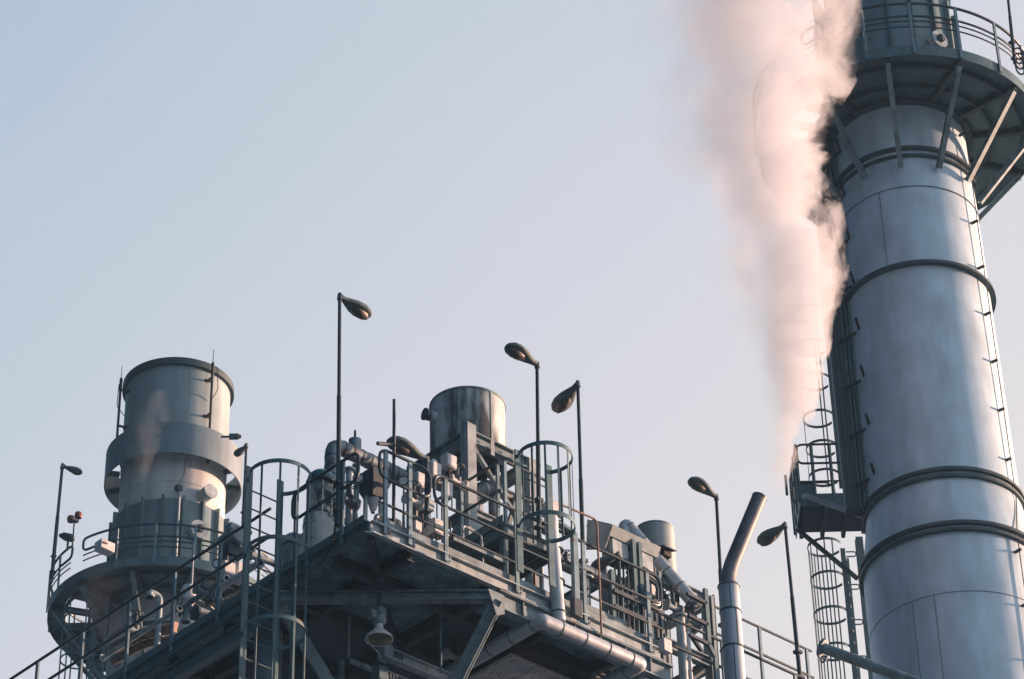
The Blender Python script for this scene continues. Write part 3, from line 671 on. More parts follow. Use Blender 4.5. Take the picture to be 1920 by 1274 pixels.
for i, (px, py, d, lb) in enumerate(((775, 940, .45, 'small valve between the corner handrail and the boxes'), (598, 958, .45, 'dark valve with handwheel on the domed vessel stem'), (455, 1032, 46, 'far valve with handwheel seen through the left caged ladder'), (1262, 1140, .5, 'valve below the end of the sloping lagged pipe'), (857, 905, .95, 'small valve against the front column of the tank frame'), (625, 975, .5, 'dark valve behind the tallest lamp pole'))):
    valve(lb, px, py, d, .9 if i != 2 else 1.1, 'white' if i in (0, 4) else 'galvd')
def pipe_run(label, pts, r, m='galvd', joint=True, cat='pipe', name='process_pipe', grp='small pipes on the platform', fl=True):
    pp = bend(pts, max(.06, r*2.2), 6); t = thing(name, label, cat, pp[0], grp)
    part('pipe_shell', MB().tube(pp, r, 14), m, t)
    if fl:
        for p, q in ((pp[0], pp[1]), (pp[-1], pp[-2])):
            d = (q-p).normalized(); part('flange', MB().cyl(p, p+d*.03, r*1.7, seg=16), 'galv', t)
    return t
def gauge(label, px, py, off, m='white'):
    c = RY(px, py, CY+off) if px > 695 else RX(px, py, CX+off)
    t = thing('gauge', label, 'gauge', c-Z1*.2, 'gauges behind the railings'); d = -HD
    part('dial', MB().cyl(c, c+d*.05, .075, seg=24), m, t); part('rim', MB().lathe([(0, 0), (0, .001)], c, 3) if False else MB().tube([c+d*.05+(RT*cos(k*pi/10)+Z1*sin(k*pi/10))*.075 for k in range(20)], .010, 6, closed=True), 'dark', t)
    part('stem', MB().tube([c-Z1*.07, c-Z1*.5], .014, 6), 'galvd', t); return t
LX = lambda px, py, o=.4: RX(px, py, CX+o)
LY = lambda px, py, o=.4: RY(px, py, CY+o)
def drop(p, z=22.9): return V((p.x, p.y, z))
a = LX(655, 880, .75); pipe_run('upright pipe just right of the tallest lamp pole', [drop(a), a], .05, 'galv')
a = LX(668, 872, .95); pipe_run('second slimmer upright pipe right of the tallest lamp pole', [drop(a), a], .035, 'teal')
a = LX(612, 925, .55); pipe_run('pale pipe bending behind the domed vessel', [a, a+X1*.5, drop(a+X1*.5)], .045, 'white')
a = LX(560, 1010, .5); pipe_run('low pipe with flanges in the gap by the left caged ladder', [a, a-Y1*.8, a-Y1*.8-Z1*.3], .04, 'galvd')
a = LX(480, 1060, .5); pipe_run('low pale pipe behind the left caged ladder stringers', [a-Y1*.1, a+Y1*.9, a+Y1*.9-Z1*.2], .05, 'white')
a = LX(395, 1105, .6); pipe_run('pipe crossing between the motor and the white actuator', [a-Y1*.4, a+Y1*.6, a+Y1*.6-Z1*.3], .045, 'galvd')
a = LX(300, 1165, .6); pipe_run('thin grey pipe running low along the left edge beside the brown pipes', [a-Y1*.5, a+Y1*1.5], .035, 'galv')
a = LX(300, 1118, 1.4); pipe_run('upright pale teal pipe with a bent top in front of the far stack body', [a-Z1*1.2, a, a-X1*.2, a-X1*.2-Z1*.1], .05, 'stackpaint')
a = LX(362, 1040, 1.2); pipe_run('thin upright rod behind the white actuator', [a-Z1*1.3, a+Z1*.2], .018, 'galv', fl=False)
a = LY(705, 965, .5); pipe_run('short pipe bend at the foot of the hopper', [drop(a), a, a+X1*.35], .035, 'galv')
a = LY(757, 960, .6); pipe_run('thin pipe between the corner posts', [drop(a), a, a+X1*.5, a+X1*.5-Z1*.4], .022, 'teal')
a = LY(800, 1000, .5); pipe_run('cream pipe elbow on the deck behind the second corner post', [drop(a), a+Z1*.1, a+Z1*.1+X1*.3], .05, 'white')
a = LY(868, 1010, .2); pipe_run('bent grey tube looping over the toe board of the right edge', [a+Z1*.0, a+Z1*.22, a+X1*.35+Z1*.18, drop(a+X1*.38)], .018, 'galv', fl=False)
a = LY(925, 950, 1.6); pipe_run('thick dull pipe standing behind the small upper platform', [drop(a), a+Z1*.3, a+Z1*.3+X1*.5], .075, 'alud')
a = LY(1000, 1010, .8); pipe_run('rusty thin pipe beside the second cage foot', [drop(a), a], .022, 'rustpipe', fl=False)
a = LY(1014, 1040, .7); pipe_run('pale pipe just left of the clad vertical pipe', [drop(a), a], .035, 'galv')
a = LY(990, 1035, 1.1); pipe_run('dark pipe crossing under the second cage', [a, a+X1*1.0, a+X1*1.0-Z1*.5], .05, 'dark')
a = LY(1095, 1085, .9); pipe_run('upright pale duct standing behind the low lamp head', [drop(a), a], .09, 'galvd')
a = LY(1190, 1085, 1.0); pipe_run('thick dark upright pipe behind the instrument rack', [drop(a, 22.2), a], .09, 'teal')
a = LY(1265, 1090, 1.0); pipe_run('dark bundle pipe below the black box of the smooth tank', [a, a-Z1*.7, a-Z1*.7+X1*.4], .06, 'dark')
a = LY(1275, 1155, .5); pipe_run('pale upright pipe under the lower end of the sloping pipe', [drop(a, 22.2), a], .07, 'galv')
a = LY(1290, 1180, .6); pipe_run('warm lit thin pipe right of the looped hoses', [drop(a, 22.2), a], .03, 'alu')
gauge('round pale gauge behind the corner railing loop', 757, 905, .7)
gauge('round gauge left of the hopper', 672, 900, .5)
gauge('pinkish round gauge behind the looped end of the right handrail', 1228, 1118, .5)
gauge('small gauge behind the left handrail near the motor', 408, 1060, .6)
valve('valve low at the deck edge between the first two left posts', 380, 1110, .5, .8, 'galvd')
valve('valve on the upright pipe right of the tallest lamp pole', 655, 940, .7, .9, 'galvd')
valve('dark valve at the foot of the second cage', 1010, 985, .7, 1.0, 'galvd')
valve('small valve between the clad vertical pipe and the flat column', 1062, 1060, .4, .7, 'galvd')
valve('dark valve on the frame behind the sloping pipe', 1300, 1165, .7, .9, 'galvd')
for k, (px, py, off, lb) in enumerate(((900, 1030, .12, 'short cable tray under the small upper platform edge'), (1130, 1150, .2, 'perforated cable tray low behind the right railing'))):
    a = LY(px, py, off); t = thing('cable_tray', lb, 'tray', a, 'cable trays')
    part('tray', MB().box((a.x-.5, a.y, a.z-.05), (a.x+.5, a.y+.15, a.z-.03)).box((a.x-.5, a.y-.01, a.z-.05), (a.x+.5, a.y-.001, a.z+.03)), 'galvd', t); part('cable', MB().tube([a+V((-.5, .05, 0)), a+V((.5, .06, .005))], .015, 6), 'black', t); part('cable', MB().tube([a+V((-.5, .09, .0)), a+V((.5, .09, .005))], .02, 6), 'dark', t)
# hanging cable from the left rail
a = RX(632, 945, CX-.06); b = RX(598, 1062, CX-.06)
t = solo('hanging_cable', MB().tube(bend([a, RX(628, 1000, CX-.06), RX(615, 1040, CX-.06), b], .3), .016, 8), 'black', 'black cable sagging from the tallest lamp pole down the left platform edge', 'cable', a)
# hopper behind the corner
c = RX(700, 915, CX+.75)
t = thing('hopper', 'black tapering hopper behind the front corner railing', 'hopper', c-Z1*.4)
def ringq(z, a, b): return [c+V((-a, -b, z)), c+V((a, -b, z)), c+V((a, b, z)), c+V((-a, b, z))]
part('bin', MB().loft([ringq(-.2, .10, .10), ringq(.04, .17, .20), ringq(.22, .16, .18), ringq(.25, .12, .14)]), 'dark', t, bevel=.01)
part('cone', MB().lathe([(.03, -.42), (.09, -.22), (.10, -.19)], c, 20), 'white', t)
part('stand', MB().beam(c+V((.14, 0, -.2)), c+V((.14, 0, -.85)), .06, .04, Y1).beam(c+V((-.14, 0, -.2)), c+V((-.14, 0, -.85)), .05, .04, Y1), 'galv', t)
c = RY(738, 992, CY+.4)
t = thing('pump', 'small dark rounded pump behind the railing post right of the corner', 'pump', c)
part('casing', MB().lathe([(0, -.12), (.12, -.1), (.14, 0), (.11, .1), (.05, .15), (0, .16)], c, 24), 'dark', t)
part('outlet', MB().tube(bend([c+X1*.1, c+X1*.3, c+X1*.3-Z1*.2], .08), .04, 12), 'galvd', t)

# white tank, low, left
c = RX(597, 990, CX+.35)
t = thing('white_drum', 'pale drum behind the left edge rail under the teal domed vessel', 'drum', c-Z1*.3)
part('shell', MB().lathe([(0, .24), (.12, .22), (.21, .15), (.22, .12), (.22, 22.9-c.z), (0, 22.9-c.z)], c, 36), 'white', t)
part('hoop_band', MB().lathe(ringband(.215, .0, .03, .012), c, 36), 'black', t)
c = RX(550, 1025, CX+.35)
t = thing('white_drum', 'smaller pale drum just right of the left caged ladder at deck level', 'drum', c-Z1*.3)
part('shell', MB().lathe([(0, .2), (.1, .18), (.16, .12), (.17, .08), (.17, 22.9-c.z), (0, 22.9-c.z)], c, 32), 'galv', t)
part('hoop_band', MB().lathe(ringband(.165, -.02, .025, .012), c, 32), 'dark', t)

# valves, actuators and small pipes beyond the left rail
c = RX(352, 1130, 22.6)
t = thing('actuator', 'white actuator on a valve behind the left handrail, in front of the far stack', 'actuator', c-Z1*.3)
part('motor', MB().lathe([(0, .30), (.09, .28), (.12, .2), (.12, .02), (.08, -.02), (.08, -.1)], c, 24), 'white', t)
part('gearbox', MB().cbox(c-Z1*.17, .2, .2, .16), 'dark', t, bevel=.02)
part('handwheel', MB().tube([c-X1*.18+V((0, cos(k*pi/8)*.11, sin(k*pi/8)*.11-.05)) for k in range(16)], .012, 6, closed=True).beam(c-X1*.18-Z1*.16, c-X1*.18+Z1*.06, .014, .014), 'dark', t)
part('body', MB().cyl(c-Z1*.25, c-Z1*.5, .10, .14, 20), 'white', t)
c = RX(378, 1160, 22.5)
t = thing('actuator', 'pale grey cylinder lying beside the white actuator at the left deck edge', 'actuator', c-Z1*.12)
part('motor', MB().cyl(c-X1*.1+Z1*.05, c+X1*.28+Z1*.05, .11, seg=24), 'galv', t); part('end_cap', MB().cyl(c-X1*.14+Z1*.05, c-X1*.1+Z1*.05, .12, seg=24), 'dark', t)
c = RX(435, 1012, 22.9)
t = thing('motor', 'dark motor with round casing behind the left handrail, next to the far stack gallery', 'motor', c-Z1*.4)
part('casing', MB().cyl(c-Y1*.18, c+Y1*.18, .15, seg=28).cyl(c-Y1*.2, c-Y1*.18, .13, seg=28), 'galvd', t)
part('mount', MB().cbox(c-Z1*.24, .28, .24, .2), 'dark', t, bevel=.01); part('top_box', MB().cbox(c+Z1*.2, .17, .15, .12), 'galv', t, bevel=.01)
part('stem', MB().cyl(c-Z1*.34, c-Z1*.7, .08, seg=16), 'galvd', t)
c = RX(424, 1070, 22.6)
t = thing('junction_box', 'pale double box at the deck edge left of the caged ladder', 'box', c-Z1*.2, 'junction boxes behind the railings')
part('case', MB().cbox(c, .2, .2, .22), 'white', t, bevel=.01); part('case', MB().cbox(c+X1*.24+Z1*.04, .16, .18, .3), 'white', t, bevel=.01); part('gland', MB().cyl(c+Z1*.1, c+Z1*.25, .03, seg=8), 'dark', t)
for k, (p0, p1, p2, r, lb) in enumerate((((213, 1215), (262, 1190), (330, 1176), .055, 'brown lagged pipe lowest behind the left handrail'), ((212, 1240), (275, 1205), (345, 1198), .042, 'thinner brown pipe under the brown lagged pipe'))):
    pts = [RD(*p0, 47), RD(*p1, 46.5), RD(*p2, 46)]
    ringed_pipe('process_pipe', lb, pts, r*1.6, 'rustpipe', .35, grp='brown pipes by the far stack')
valve('far valve with handwheel low in front of the far stack body', 253, 1183, 47, 1.0, 'galvd')
for k, (x0, y0, x1, y1, lb) in enumerate(((470, 1040, 560, 1075, 'thin pipe crossing behind the left caged ladder'), (540, 1090, 600, 1112, 'short pale pipe end right of the left caged ladder'))):
    ringed_pipe('process_pipe', lb, [RD(x0, y0, 44), RD(x1, y1, 44.5)], .05, 'galvd', .3, grp='thin pipes on the deck')
# conduits on deck edge: thin lagged tubes following the left edge
mb = MB()
for k in range(3): mb.tube([(CX+.18+k*.08, CY+2.3, 23.0+k*.035), (CX+.18+k*.08, YE, 23.0+k*.035)], .024, 8)
solo('pipe_bundle', mb, 'galvd', 'bundle of thin pipes running along the left deck edge', 'pipes', (CX+.2, CY+2.3, 22.95))
mb = MB()
for k, y in enumerate((29.0, 30.2, 31.6)):
    mb.box((CX+.1, y, 22.9), (CX+.5, y+.25, 23.08+.03*k))
solo('cable_trunking', mb, 'white', 'row of pale trunking boxes along the left deck edge', 'trunking', (CX+.3, 29.0, 22.9), bevel=.01)

# ------------------------------------------------------------------ right side equipment
c0 = RY(1033, 958, CY-.12); c1 = RY(1048, 1166, CY-.12)
t = thing('vent_pipe', 'bright clad vertical pipe strapped outside the right edge, below the second cage', 'pipe', c1)
part('pipe_shell', MB().tube([c1, c0-Z1*.28], .098, 28), 'alu', t)
part('cap', MB().tube([c0-Z1*.28, c0-Z1*.12, c0-Z1*.119, c0+Z1*.02], [.102, .102, .08, .08], 24), 'alu', t)
for k in range(4): z = c1.z+.14+k*.52; part('strap', MB().lathe(ringband(.098, z, .022, .010), (c1.x, c1.y, 0), 28), 'band', t)
mb = MB().box((c0.x-.11, c0.y-.1, c0.z-.10), (c0.x+.09, c0.y+.1, c0.z+.12))
part('top_box', mb, 'white', t, bevel=.01)
# slender hooked pipe
a, b = RY(1037, 940, CY-.12), RY(1119, 975, CY-.12)
ringed_pipe('thin_pipe', 'thin reddish pipe bent down over the right railing like a hook', [RY(1037, 958, CY-.12), a, b, V((b.x, b.y, RY(1130, 1190, CY-.12).z))], .016, 'rustpipe', 9, bendr=.1)
# flat column on right rail, and its bracket
a = RY(1076, 1000, CY-.1); b = RY(1080, 1130, CY-.1)
t = thing('support_column', 'flat grey column bolted to the right edge beside the clad vertical pipe', 'column', b-Z1*.3)
part('column', MB().beam(b-Z1*.05, a, .10, .07, Y1), 'post', t, bevel=.006)
part('bracket', MB().cbox(b-Z1*.1, .16, .1, .3), 'dark', t, bevel=.01)
part('arm', MB().beam(a-Z1*.02, a-X1*.5+Z1*.08, .10, .05), 'teal', t)
# hooded cabinet
c = RY(1172, 1028, CY+.75)
t = thing('hooded_cabinet', 'grey cabinets under a sloping hood roof on a central post, right of the cages', 'cabinet', c-Z1*1.6)
hx, hy = .52, .18
def hp(x, y, z): return c+V((x, y, z))
part('hood', MB().poly([hp(-hx, -.26, .10), hp(-hx, .16, .38), hp(-hx, .30, .34), hp(-hx, .22, .02), hp(-hx, -.18, -.06)], (2*hx, 0, 0)), 'galvd', t, bevel=.004)
for s_ in (-1, 1):
    b_ = part('cabinet_box', MB().cbox(c+V((s_*.26, -.04, -.16)), .34, .24, .34), 'galv', t, bevel=.01)
    part('cabinet_base', MB().cbox(c+V((s_*.26, -.04, -.36)), .36, .26, .05), 'dark', b_)
part('side_plate', MB().poly([hp(-hx-.02, -.3, .05), hp(-hx-.02, .25, .42), hp(-hx-.02, .3, -.1), hp(-hx-.02, -.1, -.28)], (.015, 0, 0)), 'galv', t)
for s_ in (-.03, .10): part('post', MB().beam(hp(s_, -.2, .05), hp(s_, -.2, -1.9), .07, .06, Y1), 'teal', t)
mb = MB()
for k in range(7): mb.tube(bend([hp(-.3+k*.09, -.06, -.35), hp(-.3+k*.09, -.06, -.7), hp(-.2+k*.05, -.02, -.9), hp(-.2+k*.05, -.02, -1.7)], .1), .016, 6)
part('conduit', mb, 'dark', t)
# instrument rack below the cabinet
c = RY(1190, 1140, CY+.45)
t = thing('instrument_rack', 'rack of small upright tubes and cross bars behind the right railing', 'rack', c-Z1*.5)
for k in range(7):
    x = -.36+k*.105
    part('tube', MB().tube([c+V((x, 0, -.5)), c+V((x, 0, .12 if k > 3 else .3))], .022 if k % 2 else .015, 8), ('dark', 'teal', 'dark')[k % 3], t)
for z in (-.15, .12): part('cross_bar', MB().beam(c+V((-.45, -.03, z)), c+V((.4, -.03, z)), .03, .07), 'dark', t)
for x in (-.42, .34): part('upright', MB().beam(c+V((x, .03, -.6)), c+V((x, .03, .5)), .08, .06, Y1), 'teal', t)
c = RY(1228, 1108, CY+.3)
t = thing('hose_loop', 'dark and grey hoses looped beside the rounded end of the right handrail', 'hose', c)
for k, (w_, h_, m) in enumerate(((.12, .32, 'dark'), (.085, .24, 'galv'), (.05, .17, 'dark'))):
    part('hose', MB().tube(bend([c+V((-w_-.1, 0, h_)), c+V((w_, 0, h_-.05)), c+V((w_, 0, -h_)), c+V((-w_, 0, -h_))], .12), .022, 8), m, t)
# sloping warm pipe with elbow
a, b, e_ = RY(1169, 1010, CY+1.45), RY(1171, 979, CY+1.45), RY(1302, 1132, CY+.75)
d_ = (e_-b); 
t = ringed_pipe('sloping_pipe', 'warm sunlit lagged pipe sloping down from an elbow behind the cabinet hood', [a-Z1*.5, b, e_], .105, 'alu', .33, bendr=.16)
part('flange', MB().cyl(e_, e_+d_.normalized()*.07, .12, seg=24), 'alud', t)
# horizontal big pipe behind right rail
a = RY(1050, 1052, CY+.85)
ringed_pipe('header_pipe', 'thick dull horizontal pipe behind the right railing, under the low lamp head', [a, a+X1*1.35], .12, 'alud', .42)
# tank 2 with frame
TC2 = RD(1231, 1062, 47.5); TR2 = 37*47.5/FPX
zb_, zt_ = TC2.z-.25, zfront(975, V((TC2.x, TC2.y, 0)), TR2, 1231)
t = thing('vent_tank', 'smooth grey round tank behind the hooded cabinet', 'tank', (TC2.x, TC2.y, zb_))
part('shell', MB().lathe([(TR2-.02, zb_), (TR2, zb_), (TR2, zt_), (TR2-.02, zt_), (TR2-.02, zt_-.4), (0, zt_-.41)], (TC2.x, TC2.y, 0), 56), 'tank2', t)
part('top_rim', MB().lathe(ringband(TR2-.01, zt_-.02, .03, .012), (TC2.x, TC2.y, 0), 56), 'galvd', t)
part('bottom_plate', MB().lathe([(0, zb_+.02), (TR2-.02, zb_+.02), (TR2-.02, zb_), (0, zb_)], (TC2.x, TC2.y, 0), 40), 'dark', t)
c = RD(1246, 1038, 46)
t = thing('camera_box', 'small black angular box mounted in front of the smooth grey tank', 'box', c)
part('case', MB().cbox(c, .17, .15, .16), 'black', t, bevel=.01); part('visor', MB().poly([c+V((-.13, -.14, .04)), c+V((-.13, .12, .15)), c+V((-.13, .12, .12)), c+V((-.13, -.14, .02))], (.26, 0, 0)), 'dark', t)
part('arm', MB().beam(c-Z1*.08, c-Z1*.5, .04, .04, Y1), 'dark', t)
def frame2(label, px, py, d, Lx, Ly, zb=22.2, diag=True):
    c = RD(px, py, d); t = thing('tank_frame', label, 'frame', (c.x, c.y, zb), 'column frames under the tanks')
    for x, y in ((0, 0), (Lx, 0), (0, Ly), (Lx, Ly)): 
        mb = MB().ibeam((c.x+x, c.y+y, zb), (c.x+x, c.y+y, c.z), .16, .16, X1); mb.box((c.x+x, c.y+y-.08, zb+.05), (c.x+x+.078, c.y+y-.068, c.z-.04))
        part('column', mb, 'galvd', t, smooth=False)
    for z in (c.z-.12, c.z-1.25):
        for a, b in (((.09, 0), (Lx-.09, 0)), ((0, .09), (0, Ly-.09)), ((Lx, .09), (Lx, Ly-.09))): part('beam', MB().ibeam((c.x+a[0], c.y+a[1], z), (c.x+b[0], c.y+b[1], z), .12, .18), 'galvd', t, smooth=False)
    if diag:
        part('diagonal', MB().beam((c.x+.1, c.y, c.z-.3), (c.x+Lx-.1, c.y, c.z-1.2), .06, .05), 'dark', t); part('diagonal', MB().beam((c.x+Lx-.1, c.y, c.z-1.35), (c.x+.1, c.y, c.z-2.2), .06, .05), 'dark', t)
    return t
t = frame2('column frame behind the sloping lagged pipe, carrying the smooth grey tank', 1137, 1070, 46.2, 1.0, 1.15)
t = frame2('tall column frame just left of the bent exhaust pipe', 1228, 1070, 45.6, 1.15, 1.0)
c = RD(1322, 1105, 44)
t = thing('cranked_bar', 'upright flat bar with a kink, between the column frame and the exhaust pipe', 'bar', c-Z1*1.3)
part('bar', MB().beam(c, c-Z1*.95, .07, .05, Y1).beam(c-Z1*.95, c-Z1*1.12+X1*.12, .07, .05, Y1).beam(c-Z1*1.12+X1*.12, c-Z1*2.2+X1*.12, .07, .05, Y1), 'teal', t)
mb = MB()
for z in (-.25, -.62, -.95): mb.beam(c+Z1*z, c+Z1*(z+.02)-X1*.4, .05, .05)
part('tie', mb, 'dark', t)
c = RD(1247, 1213, 41)
t = thing('junction_box', 'pale box at deck level below the end of the long right handrail', 'box', c, 'junction boxes behind the railings')
part('case', MB().cbox(c, .16, .12, .2), 'white', t, bevel=.01); part('gland', MB().cyl(c+Z1*.1, c+Z1*.2, .02, seg=8), 'dark', t)
jbox('small white sign-like box on a post behind the looped rail end', 1222, 1110, .5, .14, .1, .2)

# bent exhaust pipe in front
b = RD(1381, 1310, 39); s0 = V((b.x, b.y, RD(1369, 1068, 39.6).z)); r_ = .142
t = thing('exhaust_pipe', 'clad exhaust pipe in front of the right railing, bent rightwards at its top', 'pipe', b-Z1*6)
part('pipe_shell', MB().tube([b-Z1*18, s0], r_, 40), 'alu', t)
part('shoulder', MB().tube([s0, s0+Z1*.02, s0+Z1*.05], [r_+.012, r_+.012, r_*.85], 40), 'alud', t)
dirn = (RT*.44+Z1*1.06+HD*.05).normalized()
pt = [s0+Z1*.02, s0+Z1*.14, s0+Z1*.22+dirn*.14, s0+Z1*.22+dirn*1.36]
part('bent_top', MB().tube(bend(pt, .14, 6), r_*.74, 32, cap=False), 'sooty', t)
part('bent_liner', MB().tube([pt[-1]-dirn*.5, pt[-1]-dirn*.001], r_*.71, 32, cap=False).cyl(pt[-1]-dirn*.5, pt[-1]-dirn*.49, r_*.71, seg=32), 'black', t)
part('lip', MB().tube([pt[-1]-dirn*.015, pt[-1]+dirn*.01], r_*.77, 32, cap=False), 'band', t)
for py, in ((1108,), (1205,)): z = RD(1375, py, 39.3).z; part('strap', MB().lathe(ringband(r_, z, .022, .010), (b.x, b.y, 0), 40), 'band', t)
for z0_, z1_, ph in ((s0.z, RD(1375, 1108, 39.3).z, 2), (RD(1375, 1108, 39.3).z, RD(1375, 1205, 39.3).z, 28), (RD(1375, 1205, 39.3).z, b.z-2, 0)):
    d = az(rad(ph)); part('cladding_joint', MB().beam(V((b.x, b.y, z0_))+d*(r_+.002), V((b.x, b.y, z1_))+d*(r_+.002), .012, .008, d), 'band', t)

# lagged pipe under the right edge
Yp = CY-.16
pA, pB, pC, pD = RZ(880, 1262, 22.38), RY(1014, 1168, Yp), RY(1196, 1246, Yp), RZ(1096, 1284, 22.3)
pB.z = pC.z = 22.36; 
mb = [V((pB.x+.02, pB.y+2.2, 22.36)), V((pB.x, pB.y, 22.36)), V((pC.x+.05, pC.y, 22.36)), V((pC.x+.07, pC.y+1.8, 22.36))]
ringed_pipe('insulated_pipe', 'pink-lit lagged pipe slung under the right edge, square-bent at both ends', mb, .11, 'alu', .46, bendr=.06)

# hanging floodlight
c = RD(711, 1172, 40.6)
t = thing('hanging_floodlight', 'bell-shaped floodlight hanging under the cross beam', 'lamp', c)
part('ballast', MB().lathe([(0, .26), (.085, .26), (.10, .22), (.10, .16), (.085, .15), (.085, .11), (.10, .10), (.10, .04), (.06, .0)], c, 28), 'galvd', t)
part('reflector', MB().lathe([(.055, .02), (.055, -.04), (.085, -.09), (.19, -.20), (.20, -.235), (.185, -.235), (.17, -.2), (.06, -.09)], c, 40), 'white', t)
part('glass', MB().lathe([(0, -.275), (.10, -.262), (.17, -.235), (.182, -.228)], c, 40), 'bulb', t)
part('mounting', MB().cyl(c+Z1*.26, c+Z1*.5, .035, seg=10), 'dark', t)
part('side_box', MB().cbox(c-X1*.13-Z1*-.12, .1, .1, .13), 'galvd', t, bevel=.01)
part('guard_wire', MB().tube(bend([c+V((-.2, .02, -.2)), c+V((-.19, .02, -.33)), c+V((0, .02, -.42)), c+V((.05, .02, -.5))], .1), .012, 6), 'galvd', t)

# lower members seen in the dark under the deck
def lower(name, label, cat, a, b, w_, h_, m='galvd', grp='members under the deck', box_end=None):
    t = thing(name, label, cat, (a+b)/2, grp); part('beam', MB().ibeam(a, b, w_, h_), m, t, smooth=False)
    if box_end:
        part('end_plate', MB().cbox(a, .16, .17, .22), box_end, t, bevel=.008)
        mb = MB()
        for k in range(3): mb.cbox(a+X1*(.13+k*.055)-Y1*.08, .03, .02, .10)
        part('bolt_row', mb, 'dark', t)
    return t
lower('steel_beam', 'pale bolted beam low under the deck, just below the hanging floodlight', 'beam', RD(722, 1225, 41), RD(722, 1225, 41)+X1*1.15, .12, .17, 'galv', box_end='galvd')
lower('steel_beam', 'lower pale bolted beam at the bottom edge, left of the diagonal strut', 'beam', RD(712, 1266, 41), RD(712, 1266, 41)+X1*1.15, .12, .17, 'galv', box_end='teal')
for k, (px, y0, y1, d, r_, m, lb) in enumerate(((826, 1130, 1290, 41.5, .018, 'teal', 'thin vertical conduit left of the right diagonal strut'), (655, 1150, 1240, 41.5, .022, 'galvd', 'thin vertical pipe left of the hanging floodlight'), (640, 1240, 1300, 41.8, .05, 'galvd', 'short vertical pipe at the bottom edge right of the left strut'), (750, 1190, 1290, 42, .014, 'dark', 'dark rod behind the bolted beams'))):
    a, b = RD(px, y0, d), RD(px+2, y1, d-.3); solo('conduit', MB().tube([a, V((a.x, a.y, b.z))], r_, 10), m, lb, 'conduit', V((a.x, a.y, b.z)), 'conduits under the deck')
a = RD(655, 1238, 41.5)
ringed_pipe('process_pipe', 'pipe running right from the bottom of the vertical pipe under the deck', [a, a+X1*.15, a+X1*1.3], .045, 'galvd', .4)
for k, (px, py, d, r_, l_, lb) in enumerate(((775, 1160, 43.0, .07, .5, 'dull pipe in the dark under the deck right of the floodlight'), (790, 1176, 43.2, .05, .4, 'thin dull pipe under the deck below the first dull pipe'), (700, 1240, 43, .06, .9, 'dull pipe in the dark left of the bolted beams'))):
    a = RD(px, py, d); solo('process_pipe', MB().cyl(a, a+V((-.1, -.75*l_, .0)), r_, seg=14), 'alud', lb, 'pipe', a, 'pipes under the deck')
c = RD(762, 1200, 43)
valve('valve with handwheel deep in the dark under the deck', 768, 1205, 43, 1.1, 'galvd')
valve('small valve in the dark left of the right diagonal strut', 850, 1232, 42.5, .9, 'white')
a = RD(505, 1200, 41.5)
t = thing('storage_drum', 'dark teal drum in shadow behind the caged ladder at the bottom edge', 'drum', a-Z1*.8)
part('shell', MB().lathe([(0, .2), (.16, .17), (.19, .1), (.19, -.8), (0, -.8)], a, 28), 'drum', t); part('ring', MB().lathe(ringband(.185, -.05, .03, .02), a, 28), 'teal', t)

# ------------------------------------------------------------------ beside the right stack: rest platform and ladders
DP = 62.0
k_ = DP/FPX
def SP(px, py, d=DP): return RD(px, py, d)
# rest platform box: near-left corner
pc = SP(1500, 935, 62.3)
s_u = RT; s_v = HD
t = thing('rest_platform', 'small railed rest platform on the left side of the right chimney stack', 'platform', pc)
def Q(x, y, z): return pc+RT*x+HD*y+Z1*z
def qbox(x0, x1, y0, y1, z0, z1, mb=None): 
    mb = mb or MB(); return mb.hexa([Q(x0, y0, z0), Q(x1, y0, z0), Q(x1, y1, z0), Q(x0, y1, z0), Q(x0, y0, z1), Q(x1, y0, z1), Q(x1, y1, z1), Q(x0, y1, z1)])
W = 1.36
part('deck', qbox(0, W+.25, 0, 1.3, -.05, 0), 'dark', t, smooth=False)
mb = MB(); qbox(0, W, -.02, 0, -.20, .10, mb); qbox(-.02, 0, 0, 1.3, -.20, .10, mb); part('toe_board', mb, 'teal', t, smooth=False)
mb = MB(); [mb.beam(Q(x, 0, -.14), Q(x, 1.3, -.14), .08, .14) for x in (.1, .55, 1.0)]; part('joist', mb, 'dark', t, smooth=False)
zt_ = 1.05
part('front_rail', MB().tube(bend([Q(.6, 0, 1.36), Q(.02, 0, 1.36), Q(.02, 0, .88), Q(W+.1, 0, .88), Q(W+.1, 0, 1.36), Q(.59, 0, 1.36)], .14), .026, 8), 'rail', t)
part('knee_rail', MB().tube([Q(0, 0, .42), Q(W, 0, .42)], .02, 8), 'rail', t)
part('knee_rail', MB().tube(bend([Q(.05, .02, .40), Q(.62, .02, .40), Q(.75, .02, .25), Q(.75, .02, .05)], .1), .02, 8), 'rail', t)
part('side_rail', MB().tube(bend([Q(0, 0, 1.36), Q(-.02, 1.3, 1.36), Q(-.02, 1.3, .88), Q(0, 0, .88)], .12), .026, 8), 'rail', t)
for x, y in ((0, 0), (.33, 0), (.72, 0), (W, 0), (-.02, .45), (-.02, .9), (-.02, 1.3)): part('post', MB().beam(Q(x, y, -.1), Q(x, y, 1.35), .055, .05, Y1), 'teal', t)
part('kick_plate', qbox(.02, .30, .03, .05, .06, .42), 'teal', t)
part('brace', MB().beam(Q(.10, -.08, .02), Q(1.55, -.62, -1.02), .13, .03, HD).cyl(Q(.10, -.08, .0), Q(.10, .0, .0), .075, seg=12), 'galv', t)
part('brace', MB().beam(Q(-.02, .9, -.2), Q(1.18, .95, -1.45), .10, .04, HD), 'dark', t)
part('hanger', MB().tube(bend([Q(-.16, .2, .5), Q(-.16, .2, .1), Q(-.08, .2, .0), Q(-.05, .2, .35)], .08), .022, 8).tube(bend([Q(-.24, .25, .75), Q(-.24, .25, .25)], .08), .03, 8), 'teal', t)
